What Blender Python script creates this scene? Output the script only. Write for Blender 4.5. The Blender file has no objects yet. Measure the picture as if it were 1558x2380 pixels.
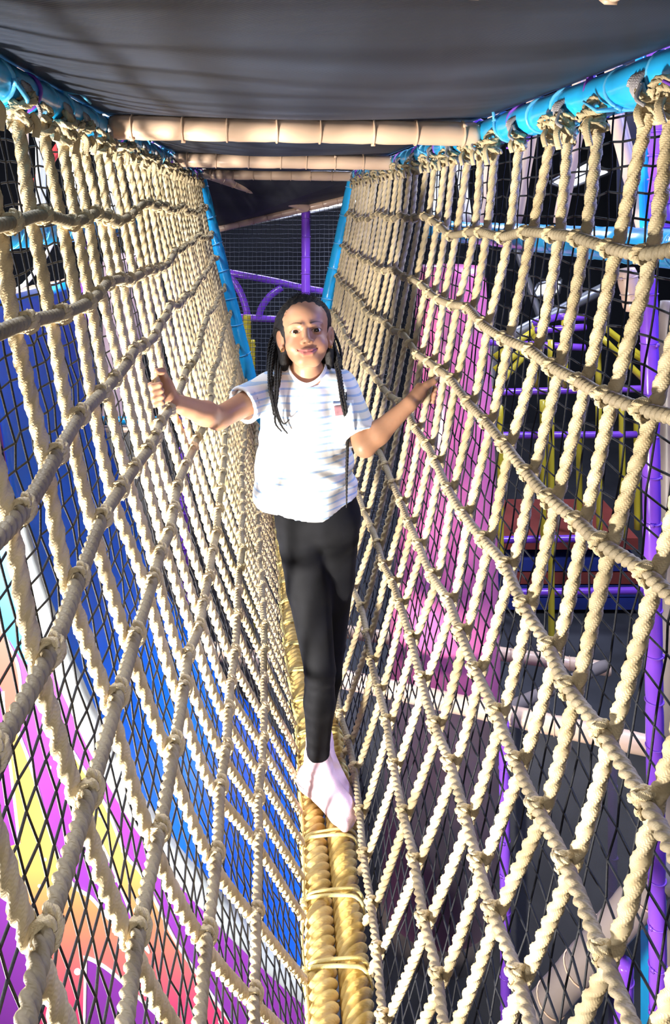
import bpy, math, random
import numpy as np
from mathutils import Vector, Matrix

random.seed(7)
rng = np.random.RandomState(11)
scene = bpy.context.scene
COL = scene.collection

# ---------------------------------------------------------------- camera
# tunnel axis = +Y, floor of the hall at z = -1.75, walking rope at z = 0
F_PX, HORIZON, PSI = 1750.0, 478.0, 0.0948
CAM = Vector((-0.077, 0.0, 1.51))
cam_d = bpy.data.cameras.new('camera')
cam = bpy.data.objects.new('camera', cam_d)
COL.objects.link(cam)
cam.location = CAM
cam.rotation_euler = (math.pi / 2, 0, -PSI)
cam_d.sensor_fit = 'VERTICAL'
cam_d.sensor_height = 23.6
cam_d.lens = F_PX * 23.6 / 2380.0
cam_d.shift_y = (HORIZON - 1190.0) / 2380.0
cam_d.clip_start = 0.02
scene.camera = cam

# ---------------------------------------------------------------- world, lights, exposure
scene.view_settings.view_transform = 'Standard'
scene.view_settings.look = 'None'
scene.view_settings.gamma = 1.0
scene.view_settings.use_curve_mapping = False
scene.view_settings.exposure = 0.0
world = bpy.data.worlds.new('hall_air')
scene.world = world
world.use_nodes = True
world.node_tree.nodes['Background'].inputs[0].default_value = (0.35, 0.45, 0.8, 1)
world.node_tree.nodes['Background'].inputs[1].default_value = 0.02


def lamp(name, kind, loc, power, color=(1, 1, 1), size=0.1, aim=None, spread=None):
    l = bpy.data.lights.new(name, kind)
    l.energy = power
    l.color = color
    if kind == 'AREA':
        l.shape = 'DISK'
        l.size = size
    else:
        l.shadow_soft_size = size
    if spread:
        l.spread = math.radians(spread)
    o = bpy.data.objects.new(name, l)
    COL.objects.link(o)
    o.location = loc
    if aim is not None:
        o.rotation_euler = (Vector(aim) - Vector(loc)).to_track_quat('-Z', 'Y').to_euler()
    return o


# photographer's strobe: low, outside the left rope wall, aimed up at the child
lamp('strobe', 'AREA', (-1.15, 0.68, 0.22), 135, (1.0, 0.94, 0.84), 0.26, (0.0, 1.9, 0.85), spread=140)
# small flash on the camera
lamp('camera_flash', 'POINT', (CAM.x - 0.1, 0.05, 1.46), 2.5, (1.0, 0.97, 0.93), 0.05)
# unseen lights added to give the dark hall its ambient fill
lamp('hall_fill_cool', 'AREA', (2.6, 3.2, 3.7), 260, (0.68, 0.78, 1.0), 1.6, (0.8, 2.6, 0))
lamp('hall_fill_left', 'AREA', (-2.6, 2.4, 3.7), 320, (0.85, 0.9, 1.0), 1.6, (-0.8, 2.6, 0))
lamp('hall_fill_near', 'AREA', (0.2, -2.6, 2.3), 38, (0.86, 0.92, 1.0), 1.4, (0.0, 1.9, 0.8))  # added soft frontal fill from behind the camera
lamp('hall_fill_slide', 'AREA', (-1.6, 2.6, 3.8), 34, (1.0, 0.98, 0.95), 0.3, (-0.85, 2.5, 0.0), spread=26)  # added narrow beam, only there to brighten the slide bed
lamp('hall_fill_far', 'AREA', (0.5, 7.5, 3.6), 200, (0.6, 0.68, 1.0), 1.6, (0.3, 6.0, 0))
lamp('blue_fill', 'AREA', (2.0, 1.2, 2.2), 40, (0.25, 0.3, 1.0), 0.4, (1.0, 1.4, 1.2))  # added blue ambient for the right side, no visible source


# ---------------------------------------------------------------- basic helpers
SP, CP = math.sin(PSI), math.cos(PSI)


def C(xc, d, z):
    """camera-aligned coordinates (right, forward, height) -> world"""
    return Vector((CAM.x + xc * CP + d * SP, d * CP - xc * SP, z))


def at(px, py, d):
    """the place seen at a photo pixel, d metres in front of the camera"""
    return C((px - 779.0) * d / F_PX, d, CAM.z - (py - HORIZON) * d / F_PX)


def put(name, verts, faces, mat=None, parent=None, uv=None, smooth=True, mats=None, midx=None):
    me = bpy.data.meshes.new(name)
    if isinstance(faces, np.ndarray):
        nv, nf, k = len(verts), len(faces), faces.shape[1]
        me.vertices.add(nv)
        me.vertices.foreach_set('co', np.asarray(verts, np.float32).ravel())
        me.loops.add(nf * k)
        me.loops.foreach_set('vertex_index', faces.astype(np.int32).ravel())
        me.polygons.add(nf)
        me.polygons.foreach_set('loop_start', np.arange(0, nf * k, k, dtype=np.int32))
        if uv is not None:
            l = me.uv_layers.new(name='UVMap')
            l.data.foreach_set('uv', np.asarray(uv, np.float32)[faces.ravel()].ravel())
        me.update(calc_edges=True)
    else:
        me.from_pydata([tuple(v) for v in verts], [], [tuple(f) for f in faces])
        me.update()
    if smooth:
        me.polygons.foreach_set('use_smooth', [True] * len(me.polygons))
    for m in (mats or ([mat] if mat else [])):
        me.materials.append(m)
    if midx is not None:
        me.polygons.foreach_set('material_index', np.asarray(midx, np.int32))
    return link(name, me, parent)


def link(name, me, parent=None):
    o = bpy.data.objects.new(name, me)
    COL.objects.link(o)
    if parent is not None:
        o.parent = parent
    return o


def tag(o, label, cat, group=None, kind=None):
    o['label'] = label
    o['category'] = cat
    if group:
        o['group'] = group
    if kind:
        o['kind'] = kind
    return o


def thing(name, label, cat, loc=(0, 0, 0), group=None):
    o = bpy.data.objects.new(name, None)
    COL.objects.link(o)
    o.location = loc
    o.empty_display_size = 0.05
    return tag(o, label, cat, group)


def structure(o):
    o['kind'] = 'structure'
    return o


def shift_to(o, root):
    """mesh was written in world coordinates: keep it there under a root that has a location"""
    o.parent = root
    o.matrix_parent_inverse = Matrix.Translation(-root.location)
    return o


def box_data(c, h):
    v = [(c[0] + sx * h[0], c[1] + sy * h[1], c[2] + sz * h[2]) for sx in (-1, 1) for sy in (-1, 1) for sz in (-1, 1)]
    f = [(0, 1, 3, 2), (4, 6, 7, 5), (0, 4, 5, 1), (2, 3, 7, 6), (0, 2, 6, 4), (1, 5, 7, 3)]
    return v, f


def resample(pts, step):
    P = np.array([tuple(p) for p in pts], float)
    seg = np.linalg.norm(np.diff(P, axis=0), axis=1)
    s = np.concatenate([[0], np.cumsum(seg)])
    n = max(2, int(round(s[-1] / step)) + 1)
    t = np.linspace(0, s[-1], n)
    return np.stack([np.interp(t, s, P[:, i]) for i in range(3)], 1), t


def smooth_path(pts, n=12):
    """Catmull-Rom through the points"""
    P = np.array([tuple(p) for p in pts], float)
    if len(P) < 3:
        return P
    Q = np.vstack([2 * P[0] - P[1], P, 2 * P[-1] - P[-2]])
    out = []
    for i in range(1, len(Q) - 2):
        p0, p1, p2, p3 = Q[i - 1:i + 3]
        for t in np.linspace(0, 1, n, endpoint=False):
            out.append(0.5 * ((2 * p1) + (-p0 + p2) * t + (2 * p0 - 5 * p1 + 4 * p2 - p3) * t * t + (-p0 + 3 * p1 - 3 * p2 + p3) * t ** 3))
    out.append(P[-1])
    return np.array(out)


def frames(P):
    T = np.gradient(P, axis=0)
    T /= np.linalg.norm(T, axis=1)[:, None] + 1e-12
    N = np.zeros_like(T)
    a = np.array([0, 0, 1.0]) if abs(T[0][2]) < 0.9 else np.array([1.0, 0, 0])
    n = np.cross(np.cross(T[0], a), T[0])
    for i in range(len(T)):
        n = n - T[i] * np.dot(n, T[i])
        n /= np.linalg.norm(n) + 1e-12
        N[i] = n
    return T, N, np.cross(T, N)


def tube_data(P, rad, sides=12, twist=None, prof=None, caps=True, s=None):
    """swept tube; rad scalar or per ring; prof(theta array)->radius factor; twist per ring"""
    P = np.asarray(P, float)
    n = len(P)
    T, N, B = frames(P)
    r = np.full(n, rad, float) if np.isscalar(rad) else np.asarray(rad, float)
    th = np.arange(sides) / sides * 2 * math.pi
    pr = prof if prof is not None else np.ones(sides)
    tw = np.zeros(n) if twist is None else twist
    ang = th[None, :] + tw[:, None]
    V = P[:, None, :] + (r[:, None] * pr[None, :] * np.cos(ang))[..., None] * N[:, None, :] + (r[:, None] * pr[None, :] * np.sin(ang))[..., None] * B[:, None, :]
    V = V.reshape(-1, 3)
    i = np.arange(n - 1)[:, None] * sides
    j = np.arange(sides)[None, :]
    j2 = (j + 1) % sides
    Fq = np.stack([i + j, i + j2, i + sides + j2, i + sides + j], -1).reshape(-1, 4)
    if caps:
        c0, c1 = len(V), len(V) + 1
        V = np.vstack([V, P[0], P[-1]])
        jj = np.arange(sides)
        k = (jj + 1) % sides
        b = (n - 1) * sides
        Fq = np.vstack([Fq, np.stack([k, jj, np.full(sides, c0), np.full(sides, c0)], 1), np.stack([b + jj, b + k, np.full(sides, c1), np.full(sides, c1)], 1)])
    L = np.concatenate([[0], np.cumsum(np.linalg.norm(np.diff(P, axis=0), axis=1))]) if s is None else s
    uv = np.stack([np.repeat(np.arange(sides)[None, :] / sides, n, 0), np.repeat(L[:, None], sides, 1)], -1).reshape(-1, 2)
    if caps:
        uv = np.vstack([uv, uv[0], uv[-1]])
    return V, Fq, uv


class MB:
    def __init__(self):
        self.v, self.f, self.uv, self.n, self.m = [], [], [], 0, []

    def add(self, V, Fq, uv=None, m=0):
        V = np.asarray(V, float)
        Fq = np.asarray(Fq, int)
        if Fq.shape[1] == 3:
            Fq = np.concatenate([Fq, Fq[:, 2:3]], 1)
        self.v.append(V)
        self.f.append(Fq + self.n)
        self.uv.append(np.zeros((len(V), 2)) if uv is None else uv)
        self.m += [m] * len(Fq)
        self.n += len(V)
        return self

    def tube(self, pts, rad, sides=8, m=0, **k):
        V, Fq, uv = tube_data(pts, rad, sides, **k)
        return self.add(V, Fq, uv, m)

    def box(self, c, h, m=0):
        v, f = box_data(c, h)
        return self.add(v, f, None, m)

    def build(self, name, mat=None, parent=None, smooth=True, mats=None):
        V = np.vstack(self.v)
        Fq = np.vstack(self.f)
        uv = np.vstack(self.uv)
        tri = Fq[:, 2] == Fq[:, 3]
        me = bpy.data.meshes.new(name)
        cnt = np.where(tri, 3, 4)
        idx = Fq.ravel()[np.stack([np.ones_like(tri), np.ones_like(tri), np.ones_like(tri), ~tri], 1).ravel()]
        me.vertices.add(len(V))
        me.vertices.foreach_set('co', V.astype(np.float32).ravel())
        me.loops.add(len(idx))
        me.loops.foreach_set('vertex_index', idx.astype(np.int32))
        me.polygons.add(len(Fq))
        me.polygons.foreach_set('loop_start', np.concatenate([[0], np.cumsum(cnt)[:-1]]).astype(np.int32))
        l = me.uv_layers.new(name='UVMap')
        l.data.foreach_set('uv', uv.astype(np.float32)[idx].ravel())
        me.update(calc_edges=True)
        if smooth:
            me.polygons.foreach_set('use_smooth', [True] * len(Fq))
        for x in (mats or ([mat] if mat else [])):
            me.materials.append(x)
        if mats:
            me.polygons.foreach_set('material_index', np.asarray(self.m, np.int32))
        return link(name, me, parent)


# ---------------------------------------------------------------- materials
def nodes(name):
    m = bpy.data.materials.new(name)
    m.use_nodes = True
    nt = m.node_tree
    return m, nt, nt.nodes['Principled BSDF']


def N(nt, kind, **kw):
    n = nt.nodes.new(kind)
    for k, v in kw.items():
        if k.startswith('i_'):
            key = k[2:]
            n.inputs[int(key) if key.isdigit() else key].default_value = v
        else:
            setattr(n, k, v)
    return n


def material(name, col, rough=0.5, var=0.12, scale=6.0, bump=0.0, bscale=60.0, spec=0.5, coat=0.0, metal=0.0, sheen=0.0, stretch=None, bdist=0.002):
    m, nt, b = nodes(name)
    tc = N(nt, 'ShaderNodeTexCoord')
    src = tc.outputs['Object']
    if stretch:
        mp = N(nt, 'ShaderNodeMapping')
        mp.inputs['Scale'].default_value = stretch
        nt.links.new(src, mp.inputs['Vector'])
        src = mp.outputs['Vector']
    nz = N(nt, 'ShaderNodeTexNoise')
    nz.inputs['Scale'].default_value = scale
    nz.inputs['Detail'].default_value = 4
    nt.links.new(src, nz.inputs['Vector'])
    rp = N(nt, 'ShaderNodeValToRGB')
    rp.color_ramp.elements[0].position = 0.3
    rp.color_ramp.elements[1].position = 0.7
    rp.color_ramp.elements[0].color = tuple(c * (1 - var) for c in col) + (1,)
    rp.color_ramp.elements[1].color = tuple(min(1, c * (1 + var)) for c in col) + (1,)
    nt.links.new(nz.outputs['Fac'], rp.inputs['Fac'])
    nt.links.new(rp.outputs['Color'], b.inputs['Base Color'])
    b.inputs['Roughness'].default_value = rough
    b.inputs['Specular IOR Level'].default_value = spec
    b.inputs['Metallic'].default_value = metal
    b.inputs['Coat Weight'].default_value = coat
    b.inputs['Coat Roughness'].default_value = 0.15
    b.inputs['Sheen Weight'].default_value = sheen
    if bump:
        n2 = N(nt, 'ShaderNodeTexNoise')
        n2.inputs['Scale'].default_value = bscale
        n2.inputs['Detail'].default_value = 3
        nt.links.new(src, n2.inputs['Vector'])
        bp = N(nt, 'ShaderNodeBump')
        bp.inputs['Strength'].default_value = bump
        bp.inputs['Distance'].default_value = bdist
        nt.links.new(n2.outputs['Fac'], bp.inputs['Height'])
        nt.links.new(bp.outputs['Normal'], b.inputs['Normal'])
    return m


def rope_material(name, col, col2, strands, stitch, depth=0.0012):
    """braided strands: herringbone stitches laid along the strand (uv: u round the rope, v metres along)"""
    m, nt, b = nodes(name)
    uvn = N(nt, 'ShaderNodeUVMap')
    sp = N(nt, 'ShaderNodeSeparateXYZ')
    nt.links.new(uvn.outputs['UV'], sp.inputs[0])

    def M(op, a, bb=None):
        n = N(nt, 'ShaderNodeMath', operation=op)
        for i, x in enumerate((a, bb)):
            if x is None:
                continue
            if isinstance(x, (int, float)):
                n.inputs[i].default_value = x
            else:
                nt.links.new(x, n.inputs[i])
        return n.outputs[0]
    u = M('MULTIPLY', sp.outputs[0], strands * 3.0)
    fr = M('ABSOLUTE', M('SUBTRACT', M('FRACT', u), 0.5))
    v = M('DIVIDE', sp.outputs[1], stitch)
    ph = M('MULTIPLY', M('ADD', M('MULTIPLY', fr, 1.2), v), 6.2832)
    wav = M('ADD', M('MULTIPLY', M('SINE', ph), 0.5), M('MULTIPLY', M('SUBTRACT', 0.5, fr), 1.3))
    tc = N(nt, 'ShaderNodeTexCoord')
    nz = N(nt, 'ShaderNodeTexNoise')
    nz.inputs['Scale'].default_value = 14.0
    nz.inputs['Detail'].default_value = 5
    nt.links.new(tc.outputs['Object'], nz.inputs['Vector'])
    rp = N(nt, 'ShaderNodeValToRGB')
    rp.color_ramp.elements[0].position = 0.32
    rp.color_ramp.elements[1].position = 0.68
    rp.color_ramp.elements[0].color = col2 + (1,)
    rp.color_ramp.elements[1].color = col + (1,)
    nt.links.new(nz.outputs['Fac'], rp.inputs['Fac'])
    nt.links.new(rp.outputs['Color'], b.inputs['Base Color'])
    bp = N(nt, 'ShaderNodeBump')
    bp.inputs['Strength'].default_value = 0.5
    bp.inputs['Distance'].default_value = depth
    nt.links.new(wav, bp.inputs['Height'])
    nt.links.new(bp.outputs['Normal'], b.inputs['Normal'])
    b.inputs['Roughness'].default_value = 0.62
    b.inputs['Specular IOR Level'].default_value = 0.35
    return m


def mesh_fabric(name, col, alpha, scale=700.0, rough=0.6):
    """finely woven see-through mesh cloth"""
    m, nt, b = nodes(name)
    tc = N(nt, 'ShaderNodeTexCoord')
    nz = N(nt, 'ShaderNodeTexNoise')
    nz.inputs['Scale'].default_value = 5.0
    nz.inputs['Detail'].default_value = 6
    mp = N(nt, 'ShaderNodeMapping')
    mp.inputs['Scale'].default_value = (0.6, 2.2, 1.0)
    nt.links.new(tc.outputs['Object'], mp.inputs['Vector'])
    nt.links.new(mp.outputs['Vector'], nz.inputs['Vector'])
    rp = N(nt, 'ShaderNodeValToRGB')
    rp.color_ramp.elements[0].position = 0.35
    rp.color_ramp.elements[1].position = 0.72
    rp.color_ramp.elements[0].color = tuple(c * 0.72 for c in col) + (1,)
    rp.color_ramp.elements[1].color = tuple(c * 1.35 for c in col) + (1,)
    nt.links.new(nz.outputs['Fac'], rp.inputs['Fac'])
    nt.links.new(rp.outputs['Color'], b.inputs['Base Color'])
    b.inputs['Roughness'].default_value = rough
    w = N(nt, 'ShaderNodeTexWave', wave_type='BANDS', bands_direction='DIAGONAL')
    w.inputs['Scale'].default_value = scale / 6.0
    nt.links.new(tc.outputs['Object'], w.inputs['Vector'])
    bp = N(nt, 'ShaderNodeBump')
    bp.inputs['Strength'].default_value = 0.35
    bp.inputs['Distance'].default_value = 0.001
    nt.links.new(w.outputs['Fac'], bp.inputs['Height'])
    nt.links.new(bp.outputs['Normal'], b.inputs['Normal'])
    tr = N(nt, 'ShaderNodeBsdfTransparent')
    mx = N(nt, 'ShaderNodeMixShader')
    mx.inputs[0].default_value = alpha
    out = nt.nodes['Material Output']
    nt.links.new(tr.outputs[0], mx.inputs[1])
    nt.links.new(b.outputs[0], mx.inputs[2])
    nt.links.new(mx.outputs[0], out.inputs[0])
    return m


def glow(name, col, strength):
    m, nt, b = nodes(name)
    nt.nodes.remove(b)
    e = N(nt, 'ShaderNodeEmission')
    e.inputs[0].default_value = col + (1,)
    e.inputs[1].default_value = strength
    nt.links.new(e.outputs[0], nt.nodes['Material Output'].inputs[0])
    return m


M = {}
M['rope'] = rope_material('manila_rope', (0.67, 0.545, 0.345), (0.53, 0.41, 0.23), 3, 0.0030, 0.0005)
M['rope_worn_shaded'] = rope_material('worn_shaded_cross_rope', (0.36, 0.295, 0.19), (0.24, 0.19, 0.12), 3, 0.0028, 0.0003)  # greyer from wear, then darkened further for shade on the left cross ropes
M['bigrope'] = rope_material('yellow_thick_rope', (0.70, 0.51, 0.18), (0.54, 0.37, 0.11), 5, 0.006, 0.0006)
M['cord'] = rope_material('yellow_lashing_cord', (0.86, 0.72, 0.30), (0.76, 0.6, 0.2), 2, 0.003, 0.0006)
M['gray_cord'] = rope_material('grey_frayed_cord', (0.50, 0.47, 0.47), (0.22, 0.2, 0.22), 2, 0.003, 0.0012)
M['tan'] = material('tan_vinyl', (0.80, 0.56, 0.40), 0.3, 0.05, 5, 0.12, 18, coat=0.25)
M['tan_tie'] = material('tan_tie_plastic', (0.72, 0.50, 0.35), 0.35, 0.05)
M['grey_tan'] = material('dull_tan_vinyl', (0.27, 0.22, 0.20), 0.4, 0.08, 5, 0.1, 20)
M['blue'] = material('sky_blue_vinyl', (0.02, 0.46, 0.95), 0.26, 0.08, 7, 0.2, 22, coat=0.35)
M['blue_tie'] = material('pale_blue_tie_plastic', (0.12, 0.5, 0.85), 0.3, 0.05)
M['purple_tie'] = material('purple_tie_plastic', (0.25, 0.08, 0.6), 0.3, 0.05)
M['purple'] = material('purple_vinyl', (0.27, 0.08, 0.75), 0.22, 0.06, 5, 0.06, 25, coat=0.3)
M['yellow'] = material('yellow_vinyl', (0.70, 0.55, 0.04), 0.35, 0.06, 5, coat=0.2)
M['white_pole'] = material('off_white_vinyl', (0.78, 0.74, 0.68), 0.35, 0.05)
M['red'] = material('red_vinyl', (0.75, 0.03, 0.03), 0.4, 0.06)
M['black_net'] = material('black_net_cord', (0.018, 0.019, 0.024), 0.6, 0.25, 200, 0.6, 500, bdist=0.001, spec=0.15)
M['grey_net'] = material('grey_net_cord', (0.10, 0.11, 0.14), 0.6, 0.2, 200)
M['ceiling'] = mesh_fabric('black_mesh_cloth', (0.017, 0.025, 0.046), 0.95)
M['panel'] = mesh_fabric('black_mesh_screen', (0.040, 0.042, 0.052), 0.55, 500)
M['panel_solid'] = mesh_fabric('black_mesh_wall', (0.036, 0.038, 0.046), 0.97, 500)
M['slide_blue'] = material('glossy_blue_slide', (0.002, 0.15, 0.98), 0.3, 0.06, 3, coat=0.3)
M['slide_pad'] = material('pale_grey_vinyl', (0.36, 0.40, 0.45), 0.3, 0.05, 6, 0.15, 16)
M['print_purple'] = material('purple_print', (0.20, 0.032, 0.34), 0.4, 0.06, 2.0)
M['print_sky'] = material('sky_blue_print', (0.02, 0.28, 0.6), 0.35, 0.04)
M['print_white'] = material('white_print', (0.88, 0.88, 0.86), 0.4, 0.02)
M['pink'] = material('magenta_vinyl', (0.92, 0.22, 0.52), 0.28, 0.06, 2.5, 0.05, 12, coat=0.3)
M['pale_pink'] = material('pale_pink_vinyl', (0.75, 0.52, 0.58), 0.35, 0.06)
M['floor'] = material('dark_hall_floor', (0.045, 0.045, 0.052), 0.7, 0.25, 3.0, 0.2, 60)
M['hall'] = material('dark_hall_wall', (0.012, 0.014, 0.022), 0.8, 0.3, 1.2)
M['mat_navy'] = material('navy_mat', (0.03, 0.05, 0.28), 0.5, 0.15)
M['mat_red'] = material('red_brown_mat', (0.32, 0.06, 0.045), 0.5, 0.15)
M['metal'] = material('grey_steel', (0.38, 0.38, 0.4), 0.35, 0.1, metal=0.7)
M['daylight'] = glow('daylight', (0.93, 0.97, 1.0), 5.0)
# ---------------------------------------------------------------- hall shell (dark)
FLOOR = -1.75


def slab(name, c, h, mat):
    v, f = box_data(c, h)
    return structure(put(name, v, f, mat, smooth=False))


slab('floor', (0.5, 4.5, FLOOR - 0.05), (7.0, 8.0, 0.05), M['floor'])
slab('wall_back', (0.5, 11.0, 1.2), (7.0, 0.05, 3.0), M['hall'])
slab('wall_left', (-6.5, 4.0, 1.2), (0.05, 7.0, 3.0), M['hall'])
slab('wall_right', (7.5, 4.0, 1.2), (0.05, 7.0, 3.0), M['hall'])
slab('ceiling', (0.5, 4.0, 4.25), (7.0, 7.0, 0.05), M['hall'])


def quad_panel(name, pts, th, mat, parent=None):
    """a pane with thickness: four corners and a depth along the normal"""
    P = [Vector(p) for p in pts]
    n = (P[1] - P[0]).cross(P[3] - P[0]).normalized() * th
    v = P + [p + n for p in P]
    k = len(P)
    f = [tuple(range(k - 1, -1, -1)), tuple(range(k, 2 * k))] + [(i, (i + 1) % k, k + (i + 1) % k, k + i) for i in range(k)]
    return put(name, v, f, mat, parent, smooth=False)


def bright_window(n, pts, d):
    w = quad_panel('window_%d' % n, [at(x, y, d) for x, y in pts], 0.01, M['daylight'])
    structure(w)
    m = MB()
    P = [at(x, y, d - 0.02) for x, y in pts]
    for i in range(len(P)):
        m.tube([P[i], P[(i + 1) % len(P)]], 0.02, 6)
    a, b2 = (P[0] + P[1]) / 2, (P[2] + P[3]) / 2
    m.tube([a, b2], 0.012, 6)
    m.build('window_frame', M['metal'], w)


bright_window(1, [(1278, 424), (1318, 440), (1425, 400), (1365, 376)], 8.6)
bright_window(2, [(1236, 690), (1300, 682), (1305, 648), (1252, 660)], 8.6)
bright_window(3, [(758, 441), (830, 452), (850, 398), (800, 412)], 9.0)
bright_window(4, [(498, 538), (850, 470), (850, 452), (498, 526)], 9.2)

# ---------------------------------------------------------------- padded tubes
HALF, TOP = 0.425, 1.676
BARS = [0.474, 1.667, 2.83, 4.126]


def pad_profile(L, r, joints, n, seed=0, dent=0.07):
    """radius along a padded tube, pinched where ties hold the vinyl"""
    s = np.linspace(0, L, n)
    rr = np.full(n, r)
    rs = np.random.RandomState(seed)
    rr *= 1 + 0.012 * np.sin(s * 37 + rs.rand() * 6) + 0.008 * np.sin(s * 91 + rs.rand() * 6)
    for j in joints:
        rr *= 1 - dent * np.exp(-((s - j) / 0.012) ** 2)
    rr[0] *= 0.86
    rr[-1] *= 0.86
    return rr


RING = {}


def ring_mesh(r, mat, tail=0.0, w=0.004):
    key = (round(r, 4), mat.name, tail)
    if key not in RING:
        m = MB()
        a = np.linspace(0, 2 * math.pi, 21)
        P = np.stack([np.cos(a) * r, np.sin(a) * r, 0 * a], 1)
        m.tube(P, w, 6, caps=False)
        m.box((r + 0.001, 0, 0), (0.003, 0.005, 0.0045))
        if tail:
            m.tube([(r + 0.002, 0, 0), (r + 0.014, tail * 0.5, 0.004), (r + 0.006, tail, 0.012)], [w, w, w * 0.6], 6)
        o = m.build('zip_tie', mat)
        RING[key] = o.data
        bpy.data.objects.remove(o)
    return RING[key]


def padded(name, label, cat, p0, p1, r, mat, tie_mat=None, tie_step=0.0, group=None, sides=18, seed=0, tail=0.0, tilt=0.0, alt=None, pts=None, tie_name='zip_tie', tie_w=0.0035):
    P = np.array([tuple(p0), tuple(p1)]) if pts is None else np.array([tuple(p) for p in pts])
    P, s = resample(P, 0.012 if tie_step else 0.05)
    L = s[-1]
    rs = np.random.RandomState(seed + 3)
    joints = []
    if tie_step:
        x = tie_step * 0.45
        while x < L - tie_step * 0.3:
            joints.append(x)
            x += tie_step * (0.88 + 0.24 * rs.rand())
    root = thing(name, label, cat, tuple(P[0]), group)
    V, Fq, uv = tube_data(P, pad_profile(L, r, joints, len(P), seed), sides)
    shift_to(put('pad', V, Fq, mat, None, uv), root)
    if joints:
        T, Nn, B = frames(P)
        for k, j in enumerate(joints):
            i = int(np.argmin(abs(s - j)))
            mt = alt if (alt is not None and k % 3 == 1) else tie_mat
            me = ring_mesh(r * 1.0, mt, tail, tie_w)
            o = link(tie_name, me)
            q = Vector(T[i]).to_track_quat('Z', 'Y').to_matrix().to_4x4()
            q = Matrix.Translation(Vector(P[i])) @ q @ Matrix.Rotation(rs.rand() * 6.28, 4, 'Z') @ Matrix.Rotation(tilt * (0.6 + 0.8 * rs.rand()), 4, 'X')
            o.parent = root
            o.matrix_parent_inverse = Matrix.Translation(-root.location)
            o.matrix_basis = q
    return root


# blue top rails of the tunnel, in lengths between the cross bars
seg = [('nearest the camera', 0.0, BARS[1]), ('up to the middle tan crossbar', BARS[1], BARS[2]), ('behind the second tan crossbar', BARS[2], BARS[3] + 0.06)]
for side, sx in (('left', -1), ('right', 1)):
    for k, (w, y0, y1) in enumerate(seg):
        padded('padded_rail', 'sky blue padded %s top rail of the tunnel, %s' % (side, w), 'rail', (sx * (HALF + 0.012), y0, TOP), (sx * (HALF + 0.012), y1, TOP), 0.032, M['blue'], M['blue_tie'], 0.105, 'blue top rails of the rope tunnel', seed=10 + k + 5 * (sx > 0), tail=0.05, tilt=0.45, alt=M['purple_tie'])
lab = ['tan padded crossbar at the very top right edge of the picture', 'widest tan padded crossbar, just behind the black mesh cloth', 'middle tan padded crossbar under the mesh cloth', 'thin far tan padded crossbar at the end of the rope tunnel']
for k, y in enumerate(BARS):
    padded('padded_crossbar', lab[k], 'crossbar', (-HALF + 0.018, y, TOP + 0.004), (HALF - 0.018, y, TOP - 0.004), 0.0275, M['tan'], M['tan_tie'], 0.107, 'tan crossbars', seed=31 + k, tail=0.0, tilt=0.03, tie_w=0.0026)

# V-shaped blue end frame
ROPE_X = 0.045
for side, sx in (('left', -1), ('right', 1)):
    padded('end_frame_post', 'sky blue slanting padded post on the %s of the tunnel end' % side, 'post', (sx * HALF, BARS[3] + 0.02, TOP), (ROPE_X - 0.02 + sx * 0.03, BARS[3] + 0.02, 0.0), 0.034, M['blue'], M['blue_tie'], 0.16, 'slanting blue end posts', seed=50 + sx, tilt=0.1)

# ---------------------------------------------------------------- black mesh cloth overhead
def cloth(name, label, x0, x1, y0, y1, z, sag, mat, nx=40, ny=50, seed=0, group='black mesh cloths over the tunnel'):
    rs = np.random.RandomState(seed)
    u = np.linspace(0, 1, nx)
    v = np.linspace(0, 1, ny)
    U, Vv = np.meshgrid(u, v, indexing='ij')
    X = x0 + (x1 - x0) * U
    Y = y0 + (y1 - y0) * Vv
    bell = np.clip(4 * U * (1 - U), 0, 1) ** 0.8 * np.clip(4 * Vv * (1 - Vv), 0, 1) ** 0.5
    Z = z - sag * bell
    for k in range(9):
        a, b, p = rs.uniform(-5, 5), rs.uniform(6, 26), rs.rand() * 6.28
        Z += 0.0022 * bell * np.sin(a * U * 3 + b * Vv + p) * rs.rand()
    V = np.stack([X, Y, Z], -1).reshape(-1, 3)
    i, j = np.meshgrid(np.arange(nx - 1), np.arange(ny - 1), indexing='ij')
    a = (i * ny + j).ravel()
    Fq = np.stack([a, a + 1, a + ny + 1, a + ny], 1)
    o = put(name, V, Fq, mat)
    sm = o.modifiers.new('thickness', 'SOLIDIFY')
    sm.thickness = 0.003
    return tag(o, label, 'mesh cloth', group)


cloth('mesh_cloth', 'large black mesh cloth sagging right over the camera', -HALF - 0.01, HALF + 0.01, -0.5, BARS[1] + 0.03, TOP + 0.036, 0.045, M['ceiling'], seed=1)
cloth('mesh_cloth', 'narrow black mesh cloth strip behind the widest tan crossbar', -HALF, HALF, BARS[1] + 0.03, BARS[2] + 0.03, TOP + 0.036, 0.035, M['ceiling'], seed=2)
cloth('mesh_cloth', 'thin far black mesh cloth strip behind the middle tan crossbar', -HALF, HALF, BARS[2] + 0.03, BARS[3] + 0.02, TOP + 0.036, 0.03, M['ceiling'], seed=3)

# ---------------------------------------------------------------- rope walls
LOBE3 = np.tile(np.array([0.62, 0.94, 1.05, 0.94]), 3)
LOBE6 = np.tile(np.array([0.72, 0.88, 0.98, 1.02, 0.99, 0.90]), 5)


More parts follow.
